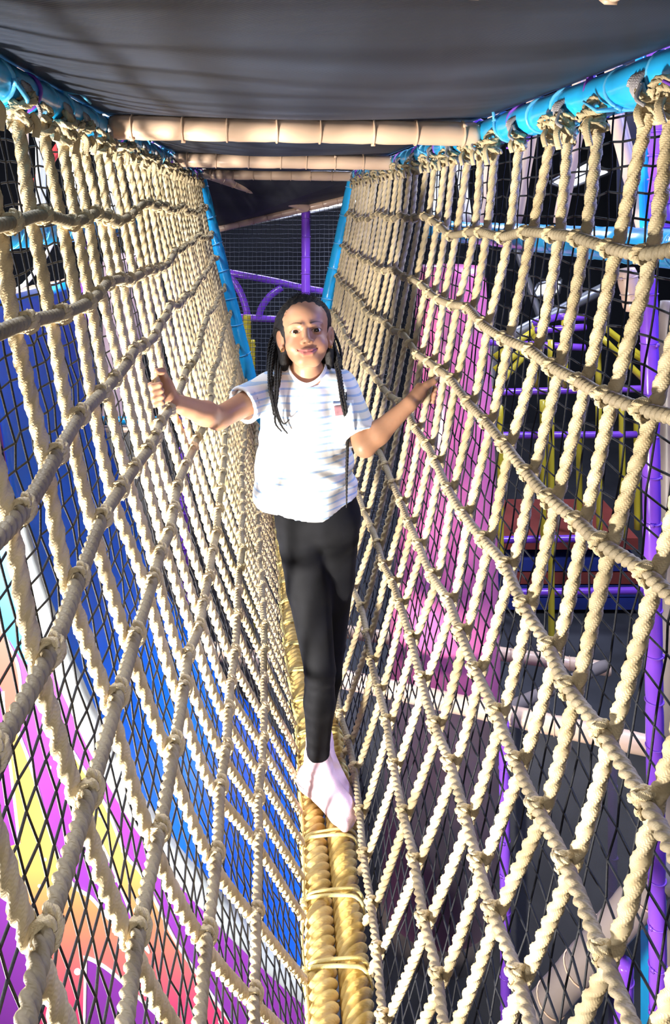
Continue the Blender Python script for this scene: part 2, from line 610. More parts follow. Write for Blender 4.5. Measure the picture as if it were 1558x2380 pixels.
def rope_data(pts, R, lobes=3, pitch=0.062, step=0.0062, phase=0.0, jitter=0.02, seed=0):
    P, s = resample(pts, step)
    rs = np.random.RandomState(seed)
    rr = R * (1 + jitter * np.sin(s * 60 + rs.rand() * 6) * rs.rand() + jitter * np.sin(s * 23 + rs.rand() * 6))
    return tube_data(P, rr, len(LOBE3) if lobes == 3 else len(LOBE6), twist=2 * math.pi * s / pitch + phase, prof=LOBE3 if lobes == 3 else LOBE6, s=s)


def wall_point(sx, t, Y, bulge=0.0):
    """t = 0 at the rail, 1 at the walking rope"""
    xt = sx * (HALF - 0.012)
    xb = rope_x(Y) + sx * 0.072
    x = xt + (xb - xt) * t + sx * bulge * math.sin(math.pi * t)
    return Vector((x, Y, (TOP - 0.035) * (1 - t) + 0.0 * t))


def rope_x(Y):
    return float(np.interp(Y, [0.6, 1.5, 1.8, 2.15, 2.6, 3.6, 4.2], [0.055, 0.068, 0.080, 0.082, 0.055, 0.040, 0.030]))


def rope_z(Y):
    return float(np.interp(Y, [0.4, 1.3, 1.9, 2.6, 4.2], [-0.018, -0.032, -0.036, -0.026, -0.020]))


YL = [0.34, 0.44, 0.54, 0.65, 0.79, 0.93, 1.057, 1.186, 1.28, 1.375, 1.465, 1.56]
while YL[-1] < 4.0:
    YL.append(YL[-1] + 0.113)
YR = [0.32, 0.42, 0.51, 0.60, 0.70, 0.79, 0.87, 0.955, 1.06, 1.165, 1.285, 1.41, 1.55, 1.665, 1.79]
while YR[-1] < 3.98:
    YR.append(YR[-1] + 0.121)
ZL = [1.497, 1.365, 1.232, 1.084, 0.938, 0.755, 0.553, 0.325]
ZR = [1.463, 1.283, 1.115, 0.936, 0.752, 0.558, 0.326, 0.035]
TL = [1 - z / (TOP - 0.035) for z in ZL]
TR = [1 - z / (TOP - 0.035) for z in ZR]


def lean(sx, t):
    """the uprights drift away from the camera towards the bottom"""
    z = (TOP - 0.035) * (1 - t)
    if sx > 0:
        return float(np.interp(-z, [-1.64, -1.466, -1.314, -1.2, -1.1, -0.934, -0.753, -0.559, -0.344, 0], [-0.027, 0, 0.025, 0.055, 0.073, 0.103, 0.137, 0.203, 0.275, 0.42]))
    return float(np.interp(-z, [-1.64, -1.5, -1.32, -1.06, -0.8, -0.674, -0.547, -0.356, 0], [0.01, 0, -0.035, -0.052, -0.012, 0.033, 0.08, 0.2, 0.42]))


def wave(Y, seed, amp):
    rs = np.random.RandomState(seed)
    return amp * sum(math.sin(Y * f + p) * w for f, p, w in zip((3.1, 7.3, 13.7, 21.0), rs.rand(4) * 6.28, (1.0, 0.7, 0.5, 0.3)))


def knot_mesh():
    """hitch of a vertical rope (z) round a cross rope (y); x points to the inside of the tunnel"""
    m = MB()
    a = np.linspace(0, 2 * math.pi, 19)

    def loop(r, yo, tilt, tube, ph, lean=0.0):
        P = np.stack([np.cos(a) * r, yo + np.sin(a + ph) * tilt, np.sin(a) * r * 1.12 + np.cos(a) * lean], 1)
        s = np.linspace(0, 2 * math.pi * r, len(a))
        V, Fq, uv = tube_data(P, tube, 12, twist=2 * math.pi * s / 0.045, prof=LOBE3, caps=False, s=s)
        m.add(V, Fq, uv)
    loop(0.0118, -0.0055, 0.005, 0.0050, 0.4, 0.003)
    loop(0.0120, 0.0055, 0.006, 0.0052, 2.2, -0.003)
    P = np.array([(0.000, -0.010, -0.016), (0.012, -0.006, -0.008), (0.0155, 0.002, 0.003), (0.010, 0.009, 0.012), (0.000, 0.010, 0.018)])
    P = smooth_path(P, 4)
    s = np.linspace(0, 0.06, len(P))
    V, Fq, uv = tube_data(P, 0.0056, 12, twist=2 * math.pi * s / 0.045, prof=LOBE3, s=s)
    m.add(V, Fq, uv)
    o = m.build('knot', M['rope'])
    me = o.data
    bpy.data.objects.remove(o)
    return me


def tie_off_mesh(seed):
    """untidy hitch where a rope is tied to the rail"""
    rs = np.random.RandomState(seed)
    m = MB()
    a = np.linspace(0, 2 * math.pi, 17)
    for k in range(4):
        r = 0.011 + 0.004 * rs.rand()
        q = Matrix.Rotation(rs.uniform(-0.9, 0.9), 3, 'X') @ Matrix.Rotation(rs.uniform(-0.9, 0.9), 3, 'Y')
        c = Vector((rs.uniform(-0.006, 0.008), rs.uniform(-0.006, 0.006), -0.014 + 0.010 * k))
        P = np.array([tuple(c + q @ Vector((math.cos(x) * r, math.sin(x) * r, 0.002 * math.sin(2 * x)))) for x in a])
        s = np.linspace(0, 2 * math.pi * r, len(a))
        V, Fq, uv = tube_data(P, 0.0054, 12, twist=2 * math.pi * s / 0.04, prof=LOBE3, caps=False, s=s)
        m.add(V, Fq, uv)
    P = smooth_path([(0.012, 0.006, 0.0), (0.019, 0.011, -0.012), (0.016, 0.014, -0.024 - 0.012 * rs.rand())], 5)
    V, Fq, uv = tube_data(P, 0.0050, 12, prof=LOBE3)
    m.add(V, Fq, uv)
    o = m.build('tie_off_knot', M['rope'])
    me = o.data
    bpy.data.objects.remove(o)
    return me


def grey_wrap_mesh():
    m = MB()
    a = np.linspace(0, 2 * math.pi * 4, 60)
    P = np.stack([np.cos(a) * 0.0165, -0.016 + 0.032 * a / a[-1], np.sin(a) * 0.0165], 1)
    m.tube(P, 0.0042, 6)
    m.tube(smooth_path([(0.016, 0.016, 0), (0.025, 0.02, -0.02), (0.02, 0.03, -0.03)], 5), 0.003, 6)
    o = m.build('grey_cord_wrap', M['gray_cord'])
    me = o.data
    bpy.data.objects.remove(o)
    return me


KNOT = knot_mesh()
TIES = [tie_off_mesh(k) for k in range(4)]
WRAP = grey_wrap_mesh()
VPATH = {}


def rope_wall(sx, Ys, Ts, label, seed):
    root = thing('rope_net', label, 'rope net', (sx * HALF, Ys[0], TOP))
    rs = np.random.RandomState(seed)
    grid = {}
    for j, t in enumerate(Ts):
        for i, Y in enumerate(Ys):
            tt = t + wave(Y, seed * 10 + j, 0.0052 if j else 0.0075)
            yy = Y + lean(sx, t) + 0.004 * math.sin(j * 1.7 + i) + rs.uniform(-0.004, 0.004)
            yy = min(yy, BARS[3] - 0.01 * (len(Ys) - i))
            p = wall_point(sx, tt, yy, 0.012)
            p.x += rs.uniform(-0.004, 0.004)
            grid[i, j] = p
    for i, Y in enumerate(Ys):
        ytop = Y - 0.02 + rs.uniform(-0.03, 0.03)
        pts = [wall_point(sx, -0.004, ytop)] + [grid[i, j] + Vector((sx * 0.008, 0, 0)) for j in range(len(Ts))]
        yb = Y + lean(sx, 1.0)
        if yb > BARS[3]:
            yb = BARS[3]
        pts.append(Vector((rope_x(yb) + sx * 0.066, yb, -0.012)))
        path = smooth_path(pts, 4)
        VPATH[sx, i] = path
        V, Fq, uv = rope_data(path, 0.0092, phase=rs.rand() * 6, seed=i, pitch=0.078)
        shift_to(put('upright_rope', V, Fq, M['rope'], None, uv), root)
        o = link('tie_off_knot', TIES[i % 4])
        shift_to(o, root)
        o.matrix_basis = Matrix.Translation(wall_point(sx, 0.0, ytop) + Vector((-sx * 0.004, 0, -0.004))) @ Matrix.Rotation(0 if sx < 0 else math.pi, 4, 'Z') @ Matrix.Scale(0.92 + 0.25 * rs.rand(), 4)
        if i % 2 == (sx > 0):
            o = link('grey_cord_wrap', WRAP)
            shift_to(o, root)
            o.matrix_basis = Matrix.Translation(wall_point(sx, -0.012, ytop) + Vector((-sx * 0.002, 0.012, 0.004))) @ Matrix.Rotation(0 if sx < 0 else math.pi, 4, 'Z')
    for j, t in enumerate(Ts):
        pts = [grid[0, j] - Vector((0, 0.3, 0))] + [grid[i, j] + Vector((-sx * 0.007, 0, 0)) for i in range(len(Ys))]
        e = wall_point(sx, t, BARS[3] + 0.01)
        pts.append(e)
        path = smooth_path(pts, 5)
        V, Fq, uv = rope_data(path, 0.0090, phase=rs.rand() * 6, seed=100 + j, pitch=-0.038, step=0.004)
        shift_to(put('cross_rope', V, Fq, M['rope_worn_shaded'], None, uv), root)
    for i in range(len(Ys)):
        for j in range(len(Ts)):
            p = grid[i, j]
            if p.y > BARS[3] - 0.06:
                continue
            up = (wall_point(sx, Ts[j] - 0.05, Ys[i] + lean(sx, Ts[j] - 0.05)) - wall_point(sx, Ts[j] + 0.05, Ys[i] + lean(sx, Ts[j] + 0.05))).normalized()
            a = grid[min(i + 1, len(Ys) - 1), j] - grid[max(i - 1, 0), j]
            a = (a - up * a.dot(up)).normalized()
            x = a.cross(up)
            if x.x * sx > 0:
                a, x = -a, -x
            o = link('knot', KNOT)
            shift_to(o, root)
            R = Matrix((x, a, up)).transposed().to_4x4()
            o.matrix_basis = Matrix.Translation(p + Vector((-sx * 0.006, 0, 0))) @ R @ Matrix.Rotation(rs.uniform(-0.3, 0.3), 4, 'X') @ Matrix.Scale(rs.uniform(0.70, 0.8), 4)
    return root


rope_wall(-1, YL, TL, 'beige rope net forming the brightly lit left wall of the tunnel', 3)
rope_wall(1, YR, TR, 'beige rope net forming the right wall of the tunnel', 5)

# ---------------------------------------------------------------- thick yellow walking ropes with lashing
for k, sx in enumerate((-1, 1)):
    ys = np.arange(0.55, BARS[3] + 0.06, 0.08)
    P = [(rope_x(y) + sx * 0.0335 + 0.003 * math.sin(y * 9 + k), y, rope_z(y) + 0.003 * math.sin(y * 6 + 2 * k)) for y in ys]
    V, Fq, uv = rope_data(P, 0.0330, 6, 0.112, 0.006, phase=k * 1.1, jitter=0.018, seed=400 + k)
    tag(put('walking_rope', V, Fq, M['bigrope'], None, uv), 'thick yellow walking rope on the %s of the pair under the child' % ('left' if k == 0 else 'right'), 'rope', 'thick yellow walking ropes')

lash = thing('rope_lashing', 'thin yellow cord lashed round the pair of thick walking ropes', 'cord', (0.07, 0.8, 0.0))
side = []
for k, Y in enumerate([0.74, 0.90, 1.05, 1.20, 1.345, 1.49, 1.64, 1.80, 2.02, 2.16, 2.30, 2.44, 2.58, 2.72, 2.87, 3.02, 3.18, 3.34, 3.5, 3.66, 3.82, 3.98]):
    x0, z0 = rope_x(Y), rope_z(Y)
    for q, dy in enumerate((-0.006, 0.007)):
        a = np.linspace(0, 2 * math.pi, 41)
        # stadium round both ropes
        px = np.cos(a)
        X = x0 + np.sign(px) * 0.0335 * np.clip(np.abs(px) * 3, 0, 1) + px * 0.0365
        Z = z0 + np.sin(a) * 0.0365
        Yy = Y + dy + 0.006 * np.sin(a + k) + 0.012 * (q - 0.5) * np.cos(a)
        V, Fq, uv = tube_data(np.stack([X, Yy, Z], 1), 0.0036, 8, caps=False)
        shift_to(put('lashing_turn', V, Fq, M['cord'], None, uv), lash)
    m = MB()
    for q in range(3):
        a = np.linspace(0, 2 * math.pi, 13)
        m.tube(np.stack([x0 - 0.066 + 0.008 * np.cos(a), Y + 0.006 * (q - 1) + 0 * a, z0 + 0.018 + 0.009 * np.sin(a)], 1), 0.0036, 6, caps=False)
    shift_to(m.build('lashing_knot', M['cord']), lash)
    side.append((x0 - 0.064, Y, z0 + 0.022))
    if k < 21:
        side.append((x0 - 0.062 + 0.004 * math.sin(k * 2.2), Y + 0.07, z0 + 0.020))
V, Fq, uv = tube_data(smooth_path(side, 6), 0.0038, 8)
shift_to(put('running_cord', V, Fq, M['cord'], None, uv), lash)

# ---------------------------------------------------------------- black safety nets outside the ropes
def square_net(name, label, surf, nu, nv, r, mat, sub=3, wob=0.003, seed=0, cat='safety net', group=None):
    """surf(u, v) -> point; nu lines along v and nv lines along u, knotted"""
    rs = np.random.RandomState(seed)
    P = np.array([[tuple(surf(i / nu, j / nv)) for j in range(nv + 1)] for i in range(nu + 1)])
    P += rs.uniform(-wob, wob, P.shape)
    m = MB()
    for i in range(nu + 1):
        m.tube(P[i], r, 4, caps=False)
    for j in range(nv + 1):
        m.tube(P[:, j], r * 1.15, 4, caps=False)
    return tag(m.build(name, mat), label, cat, group)


def left_net(u, v):
    Y = 0.35 + 3.72 * u
    p = wall_point(-1, v, Y)
    return p + Vector((-0.030 * (1 - v ** 3) - 0.03 * math.sin(math.pi * v) + 0.012 * v ** 3, 0, 0.02 * (1 - v) - 0.03 * v))


def right_net(u, v):
    Y = 0.3 + 3.77 * u
    xb = rope_x(Y) + 0.075
    x = 0.44 + (xb - 0.44) * v ** 1.15 + 0.035 * math.sin(math.pi * v)
    return Vector((x, Y, TOP * (1 - v) - 0.03 * v))


square_net('safety_net', 'black knotted safety net close behind the left rope wall', left_net, 116, 56, 0.0015, M['black_net'], seed=1, group='black nets beside the tunnel')
square_net('safety_net', 'black knotted safety net behind the right rope wall', right_net, 98, 46, 0.0016, M['black_net'], seed=2, group='black nets beside the tunnel')
# ---------------------------------------------------------------- slide on the left with its painted side wall
D0, D1 = 2.10, 2.92
near_px = [(-60, 700), (-14, 930), (30, 1190), (85, 1380), (150, 1550), (220, 1705), (300, 1850), (385, 1975), (480, 2080), (590, 2190), (700, 2290), (745, 2325)]
prof = [((x - 779.0) * D0 / F_PX, CAM.z - (y - HORIZON) * D0 / F_PX) for x, y in near_px]
prof = smooth_path([(a, 0, b) for a, b in prof], 6)[:, [0, 2]]

slide = thing('slide', 'big blue slide running down under the left rope wall', 'slide', C(-0.6, 2.5, FLOOR))
n = len(prof)
V, Fq = [], []
for k, (x, z) in enumerate(prof):
    zc = z - 0.012
    for d in (D0 + 0.02, D0 + 0.06, D0 + 0.5, D1 - 0.05, D1):
        e = 0.03 if d in (D0 + 0.02, D1) else 0.0
        V.append(C(x, d, zc + e))
    for d in (D0 + 0.02, D1):
        V.append(C(x, d, zc - 0.05))
w = 7
for k in range(n - 1):
    a, b2 = k * w, (k + 1) * w
    for j in range(4):
        Fq.append((a + j, a + j + 1, b2 + j + 1, b2 + j))
    Fq.append((a + 4, a + 6, b2 + 6, b2 + 4))
    Fq.append((a + 6, a + 5, b2 + 5, b2 + 6))
    Fq.append((a + 5, a, b2, b2 + 5))
Fq.append((0, 5, 6, 4, 3, 2, 1))
e = (n - 1) * w
Fq.append((e, e + 1, e + 2, e + 3, e + 4, e + 6, e + 5))
shift_to(put('slide_bed', V, Fq, M['slide_blue']), slide)
# pale grey padded edge along the near side
k0 = 12
P = [C(x, D0, z) for x, z in prof[k0:]]
P, s = resample(P, 0.015)
rr = pad_profile(s[-1], 0.030, np.arange(0.08, s[-1], 0.13), len(P), 5, 0.03)
V, Fq, uv = tube_data(P, rr, 16)
shift_to(put('edge_pad', V, Fq, M['slide_pad'], None, uv), slide)
# painted side wall
V, Fq = [], []
for x, z in prof:
    for d in (D0 - 0.012, D0 + 0.012):
        V += [C(x, d, z), C(x, d, FLOOR)]
for k in range(n - 1):
    a, b2 = 4 * k, 4 * k + 4
    Fq += [(a, b2, b2 + 1, a + 1), (a + 2, a + 3, b2 + 3, b2 + 2), (a, a + 2, b2 + 2, b2)]
Fq += [(0, 1, 3, 2), (4 * n - 4, 4 * n - 2, 4 * n - 1, 4 * n - 3)]
side_wall = shift_to(put('side_wall', V, Fq, M['print_purple'], None, smooth=False), slide)


def flame_material():
    m, nt, b = nodes('flame_print')
    tc = N(nt, 'ShaderNodeTexCoord')
    sp = N(nt, 'ShaderNodeSeparateXYZ')
    nt.links.new(tc.outputs['Object'], sp.inputs[0])
    mr = N(nt, 'ShaderNodeMapRange')
    mr.inputs[1].default_value = 0.12
    mr.inputs[2].default_value = -0.72
    nt.links.new(sp.outputs[2], mr.inputs[0])
    rp = N(nt, 'ShaderNodeValToRGB')
    e = rp.color_ramp.elements
    e[0].position, e[0].color = 0.0, (0.55, 0.08, 0.06, 1)
    e[1].position, e[1].color = 1.0, (0.58, 0.05, 0.16, 1)
    for p, c in ((0.12, (0.60, 0.26, 0.06, 1)), (0.30, (0.62, 0.46, 0.07, 1)), (0.48, (0.62, 0.35, 0.09, 1)), (0.68, (0.60, 0.19, 0.09, 1))):
        x = e.new(p)
        x.color = c
    nt.links.new(mr.outputs[0], rp.inputs[0])
    nt.links.new(rp.outputs[0], b.inputs['Base Color'])
    b.inputs['Roughness'].default_value = 0.4
    return m


M['flame'] = flame_material()


def decal(name, px, mat, off, parent=None):
    """flat print on the side wall: outline given on the wall plane"""
    d = D0 - 0.012 - off
    P = [C((x - 779.0) * D0 / F_PX, d, CAM.z - (y - HORIZON) * D0 / F_PX) for x, y in px]
    k = len(P)
    back = [C((x - 779.0) * D0 / F_PX, d + 0.002, CAM.z - (y - HORIZON) * D0 / F_PX) for x, y in px]
    f = [tuple(range(k))] + [(i, k + i, k + (i + 1) % k, (i + 1) % k) for i in range(k)]
    return shift_to(put(name, P + back, f, mat, None, smooth=False), slide)


main = [(-30, 1430), (0, 1425), (20, 1480), (45, 1535), (53, 1600), (46, 1680), (69, 1750), (86, 1805), (116, 1911), (148, 1999), (178, 2050), (217, 2077), (263, 2130), (319, 2170), (351, 2202), (323, 2147), (296, 2082), (263, 1999), (222, 1916), (176, 1823), (134, 1699), (108, 1620), (92, 1560), (118, 1640), (150, 1700), (194, 1772), (250, 1865), (296, 1976), (333, 2022), (384, 2124), (416, 2184), (462, 2253), (550, 2380), (640, 2500), (500, 2480), (407, 2380), (333, 2313), (259, 2244), (203, 2212), (200, 2380), (200, 2470), (80, 2470), (86, 2380), (88, 2295), (74, 2234), (60, 2160), (28, 2085), (0, 2010), (-20, 1975), (50, 1950), (34, 1810), (18, 1680), (12, 1600), (-30, 1530)]
decal('flame_print', main, M['flame'], 0.001)
decal('sky_print', [(-40, 1180), (12, 1215), (24, 1260), (50, 1330), (75, 1420), (100, 1490), (92, 1525), (62, 1540), (22, 1475), (0, 1418), (-40, 1400)], M['print_sky'], 0.0005)


def outline(px, w=0.0048):
    P = [C((x - 779.0) * D0 / F_PX, D0 - 0.0135, CAM.z - (y - HORIZON) * D0 / F_PX) for x, y in px]
    V, Fq, uv = tube_data(smooth_path(P, 5), w, 6)
    V = np.asarray(V)
    shift_to(put('white_outline', V, Fq, M['print_white'], None, uv), slide)


outline(main[1:15])
outline(main[14:23])
outline(main[22:35])
outline([(407, 2380), (333, 2313), (259, 2244), (205, 2214), (203, 2230), (200, 2380)])
outline(main[42:49])
outline(main[49:53])
outline([(70, 1545), (92, 1560)], 0.003)
for x, y, r in [(57, 2350, 7), (184, 2247, 8), (401, 2347, 6), (425, 2085, 6), (237, 1885, 5), (290, 1968, 5), (162, 1748, 5), (81, 1741, 4), (111, 1622, 5), (272, 2036, 4), (515, 2362, 6), (109, 1988, 4), (120, 1776, 4), (96, 2049, 4)]:
    a = np.linspace(0, 2 * math.pi, 13)[:-1]
    decal('white_dot', [(x + r * math.cos(q), y + r * math.sin(q)) for q in a], M['print_white'], 0.002)

# ---------------------------------------------------------------- left surroundings
def post(name, label, cat, px0, d0, px1, d1, r, mat, tie=0.0, group=None, seed=0):
    tm = {'tan_vinyl': M['tan_tie'], 'purple_vinyl': M['purple_tie'], 'sky_blue_vinyl': M['blue_tie'], 'yellow_vinyl': M['yellow']}.get(mat.name, M['tan_tie'])
    return padded(name, label, cat, at(px0[0], px0[1], d0), at(px1[0], px1[1], d1), r, mat, tm, tie, group, 14, seed, tie_w=0.0022)


def to_floor(px, d):
    p = at(px, HORIZON, d)
    return (px, HORIZON + (CAM.z - FLOOR) * F_PX / d)


post('padded_beam', 'blue padded beam outside the left rope wall, level with the first cross rope', 'beam', (-110, 550), 1.75, (345, 520), 3.9, 0.047, M['blue'], 0.2, seed=1)
post('padded_beam', 'tan padded beam behind the left rope wall above the dark panel', 'beam', (-40, 706), 3.0, (178, 657), 3.7, 0.031, M['tan'], 0.25, seed=2)
post('padded_beam', 'short tan beam end at the left picture edge above the blue slide', 'beam', (-140, 812), 2.60, (62, 818), 2.62, 0.021, M['tan'], seed=3)
padded('bent_pipe', 'thin pale grey pipe bending up over the left tan beam', 'pipe', None, None, 0.009, M['white_pole'], pts=smooth_path([at(-20, 705, 2.9), at(10, 688, 2.9), at(50, 668, 2.95), at(90, 620, 3.0), at(120, 568, 3.05), at(135, 520, 3.1)], 6))
post('padded_post', 'purple padded post at the left picture edge above the blue slide', 'post', (15, 690), 3.02, (17, 850), 3.02, 0.017, M['purple'], 0.2, 'slim purple posts', 4)
post('padded_post', 'purple padded post standing in front of the blue slide top', 'post', (55, 820), 2.62, (50, 1150), 2.62, 0.017, M['purple'], 0.06, 'slim purple posts', 5)
post('padded_post', 'purple padded post left of the pale pink column', 'post', (198, 500), 3.55, to_floor(198, 3.55), 3.55, 0.021, M['purple'], 0.07, 'slim purple posts', 6)
post('padded_post', 'purple padded post behind the hand on the left wall', 'post', (428, 520), 3.35, to_floor(430, 3.35), 3.35, 0.021, M['purple'], 0.07, 'slim purple posts', 7)
post('padded_post', 'thin purple post just behind the far part of the left wall', 'post', (468, 520), 4.6, to_floor(470, 4.6), 4.6, 0.021, M['purple'], 0.0, 'slim purple posts', 8)
# pale pink column
p0, p1 = at(285, 590, 4.7), at(285, to_floor(285, 4.7)[1], 4.7)
padded('padded_column', 'pale pink column seen through the left rope wall', 'column', p0, p1, 0.12, M['pale_pink'], sides=24)
post('padded_beam', 'tan beam under a blue one low behind the left wall', 'beam', (205, 1003), 4.0, (380, 1003), 4.0, 0.028, M['tan'], 0.3, seed=9)
post('padded_beam', 'blue beam lying on the low tan beam behind the left wall', 'beam', (205, 978), 4.0, (380, 978), 4.0, 0.024, M['blue'], 0.3, seed=10)


def screen(name, label, corners, mat, th=0.004):
    return tag(quad_panel(name, corners, th, mat), label, 'screen')


screen('mesh_screen', 'dark mesh screen filling the space below the left tan beam', [at(90, 690, 3.75), at(228, 660, 3.9), C((228 - 779) * 3.9 / F_PX, 3.9, FLOOR), C((90 - 779) * 3.75 / F_PX, 3.75, FLOOR)], M['panel_solid'])
screen('mesh_screen', 'wide dark mesh screen behind the blue slide', [at(150, 1005, 3.62), at(545, 1008, 3.62), C((650 - 779) * 3.62 / F_PX, 3.62, FLOOR), C((150 - 779) * 3.62 / F_PX, 3.62, FLOOR)], M['panel_solid'])
for k, (x, c, rr, d, nm) in enumerate([(52, 'tan', 0.022, 3.2, 'tan post behind the first ropes at the upper left'), (92, 'white_pole', 0.022, 3.4, 'off white post left of the red bar'), (170, 'white_pole', 0.028, 3.8, 'off white post right of the red bar'), (252, 'white_pole', 0.034, 4.2, 'wide off white post lit brightly behind the upper left ropes'), (318, 'white_pole', 0.03, 4.4, 'off white post in the middle of the far upper left ropes'), (362, 'white_pole', 0.03, 4.6, 'off white post farthest along the upper left ropes')]):
    post('padded_post', nm, 'post', (x - 12, HORIZON - 2.74 * F_PX / d), d, (x + 4, 520), d, rr, M[c], 0.0, 'pale posts at the upper left')
post('red_bar', 'red slanting bar behind the upper left ropes', 'bar', (86, 420), 3.45, (165, 300), 3.75, 0.022, M['red'])

# long tan deck beam crossing below the tunnel
post('padded_beam', 'long tan padded beam crossing low under the tunnel behind the legs', 'beam', (380, 1487), 3.27, (1560, 1745), 2.585, 0.034, M['tan'], 0.3, seed=11)
post('padded_beam', 'second tan beam farther back below the pink column', 'beam', (760, 1462), 4.2, (1420, 1556), 3.9, 0.034, M['tan'], 0.3, seed=12)
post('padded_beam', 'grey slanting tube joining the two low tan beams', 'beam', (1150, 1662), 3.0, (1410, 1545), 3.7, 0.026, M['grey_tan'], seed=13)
screen('mesh_screen', 'see-through black mesh screen hanging below the long tan beam', [at(790, 1590, 3.0), at(1530, 1748, 2.60), C((1530 - 779) * 2.60 / F_PX, 2.60, FLOOR), C((790 - 779) * 3.0 / F_PX, 3.0, FLOOR)], M['panel'])

# ---------------------------------------------------------------- right surroundings
cx0, cx1 = at(1052, 618, 3.45), at(1018, to_floor(1018, 3.45)[1], 3.45)
col = thing('tapered_column', 'large glossy magenta tapered column behind the right rope wall', 'column', tuple(cx1))
Pc, sc = resample([cx0, cx1], 0.05)
rad = np.interp(sc / sc[-1], [0, 0.25, 0.6, 1.0], [0.148, 0.205, 0.255, 0.262])
rad[0] *= 0.93
V, Fq, uv = tube_data(Pc, rad, 40)
shift_to(put('vinyl_cover', V, Fq, M['pink'], None, uv), col)
V, Fq, uv = tube_data([tuple(cx1), tuple(cx1 + Vector((0, 0, 0.10)))], 0.28, 40)
shift_to(put('base_ring', V, Fq, M['tan'], None, uv), col)

post('padded_beam', 'sky blue padded beam outside the right rope wall, level with the first cross rope', 'beam', (1640, 585), 1.55, (1000, 534), 3.9, 0.045, M['blue'], 0.2, seed=21)
post('padded_post', 'tall purple padded post at the right picture edge', 'post', (1508, 640), 1.98, to_floor(1545, 1.98), 1.98, 0.023, M['purple'], 0.12, 'purple posts on the right', 22)
post('padded_post', 'bright purple post in front of the low mesh screen', 'post', (1172, 1675), 2.66, to_floor(1178, 2.66), 2.66, 0.019, M['purple'], 0.12, 'purple posts on the right', 23)
post('padded_post', 'dim purple post behind the low mesh screen', 'post', (1424, 1720), 2.80, to_floor(1426, 2.80), 2.80, 0.017, M['purple'], 0.12, 'purple posts on the right', 24)
post('padded_post', 'short fat purple post at the lower right below the grey tube', 'post', (1452, 2235), 2.05, to_floor(1440, 2.05), 2.05, 0.025, M['purple'], 0.1, 'purple posts on the right', 25)
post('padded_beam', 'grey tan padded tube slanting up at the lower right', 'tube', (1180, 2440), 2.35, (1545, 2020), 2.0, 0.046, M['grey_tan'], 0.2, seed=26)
post('padded_beam', 'tan pad end under the right blue beam', 'beam', (1455, 625), 2.2, (1475, 720), 2.2, 0.030, M['tan'], 0.05, seed=27)
for k, (x0, y0, x1, y1, d, r, c, nm) in enumerate([
        (1150, 300, 1118, 520, 3.6, 0.034, 'tan', 'tan leaning post left of the bright upper window'),
        (1240, 270, 1198, 520, 3.2, 0.030, 'tan', 'tan leaning post just right of the magenta column top'),
        (1345, 290, 1300, 520, 2.9, 0.026, 'tan', 'tan leaning post crossing the bright upper window'),
        (1428, 255, 1508, 560, 2.3, 0.026, 'tan', 'tan post leaning right above the right blue beam'),
        (1062, 320, 1088, 520, 3.7, 0.024, 'white_pole', 'off white leaning post behind the upper right ropes'),
        (1015, 330, 1005, 520, 3.9, 0.024, 'white_pole', 'off white post far along the upper right ropes')]):
    padded('padded_post', nm, 'post', None, None, r, M[c], group='leaning pale posts at the upper right', sides=14, pts=[at(x0 + (x0 - x1) * 0.4, HORIZON - 2.74 * F_PX / d, d), at(x0, y0, d), at(x1, y1, d)])
post('padded_post', 'glossy blue slanting strut at the upper right', 'post', (1440, HORIZON - 2.74 * F_PX / 2.2), 2.2, (1500, 560), 2.2, 0.014, M['blue'], 0.0, None, 30)
post('padded_post', 'fat glossy purple post in the upper right corner', 'post', (1530, HORIZON - 2.74 * F_PX / 1.9), 1.9, (1552, 560), 1.9, 0.045, M['purple'], 0.06, 'purple posts on the right', 31)
screen('mesh_screen', 'dark blue mesh strip beside the upper right purple post', [at(1435, HORIZON - 2.74 * F_PX / 3.0, 3.0), at(1520, HORIZON - 2.74 * F_PX / 3.0, 3.0), at(1520, 540, 3.0), at(1435, 540, 3.0)], M['panel_solid'])
screen('blue_wall', 'blue padded wall at the lower right picture edge', [at(1505, 2010, 2.3), at(1650, 2010, 2.3), C((1650 - 779) * 2.3 / F_PX, 2.3, FLOOR), C((1505 - 779) * 2.3 / F_PX, 2.3, FLOOR)], M['blue'], 0.05)
padded('steel_pole', 'grey steel pole slanting behind the right ropes below the blue beam', 'pole', None, None, 0.045, M['metal'], pts=[at(1145, to_floor(1145, 6.0)[1], 6.0), at(1145, 803, 6.0), at(1425, 660, 6.0)])
padded('steel_pole', 'grey steel pole running up to the small low window', 'pole', None, None, 0.03, M['metal'], pts=[at(1281, to_floor(1281, 6.2)[1], 6.2), at(1281, 810, 6.2), at(1195, 560, 6.2)])
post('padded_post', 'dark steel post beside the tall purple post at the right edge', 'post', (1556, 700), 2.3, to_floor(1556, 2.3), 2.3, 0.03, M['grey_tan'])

# climbing tower of yellow and purple tubes far behind the right wall
tower = thing('climbing_tower', 'climbing tower of yellow and purple tubes far behind the right ropes', 'climbing tower', at(1310, 1500, 5.6))


def bar(name, a, b2, r, mat, da=5.6, db=5.6):
    V, Fq, uv = tube_data(resample([at(a[0], a[1], da), at(b2[0], b2[1], db)], 0.1)[0], r, 10)
    return shift_to(put(name, V, Fq, mat, None, uv), tower)


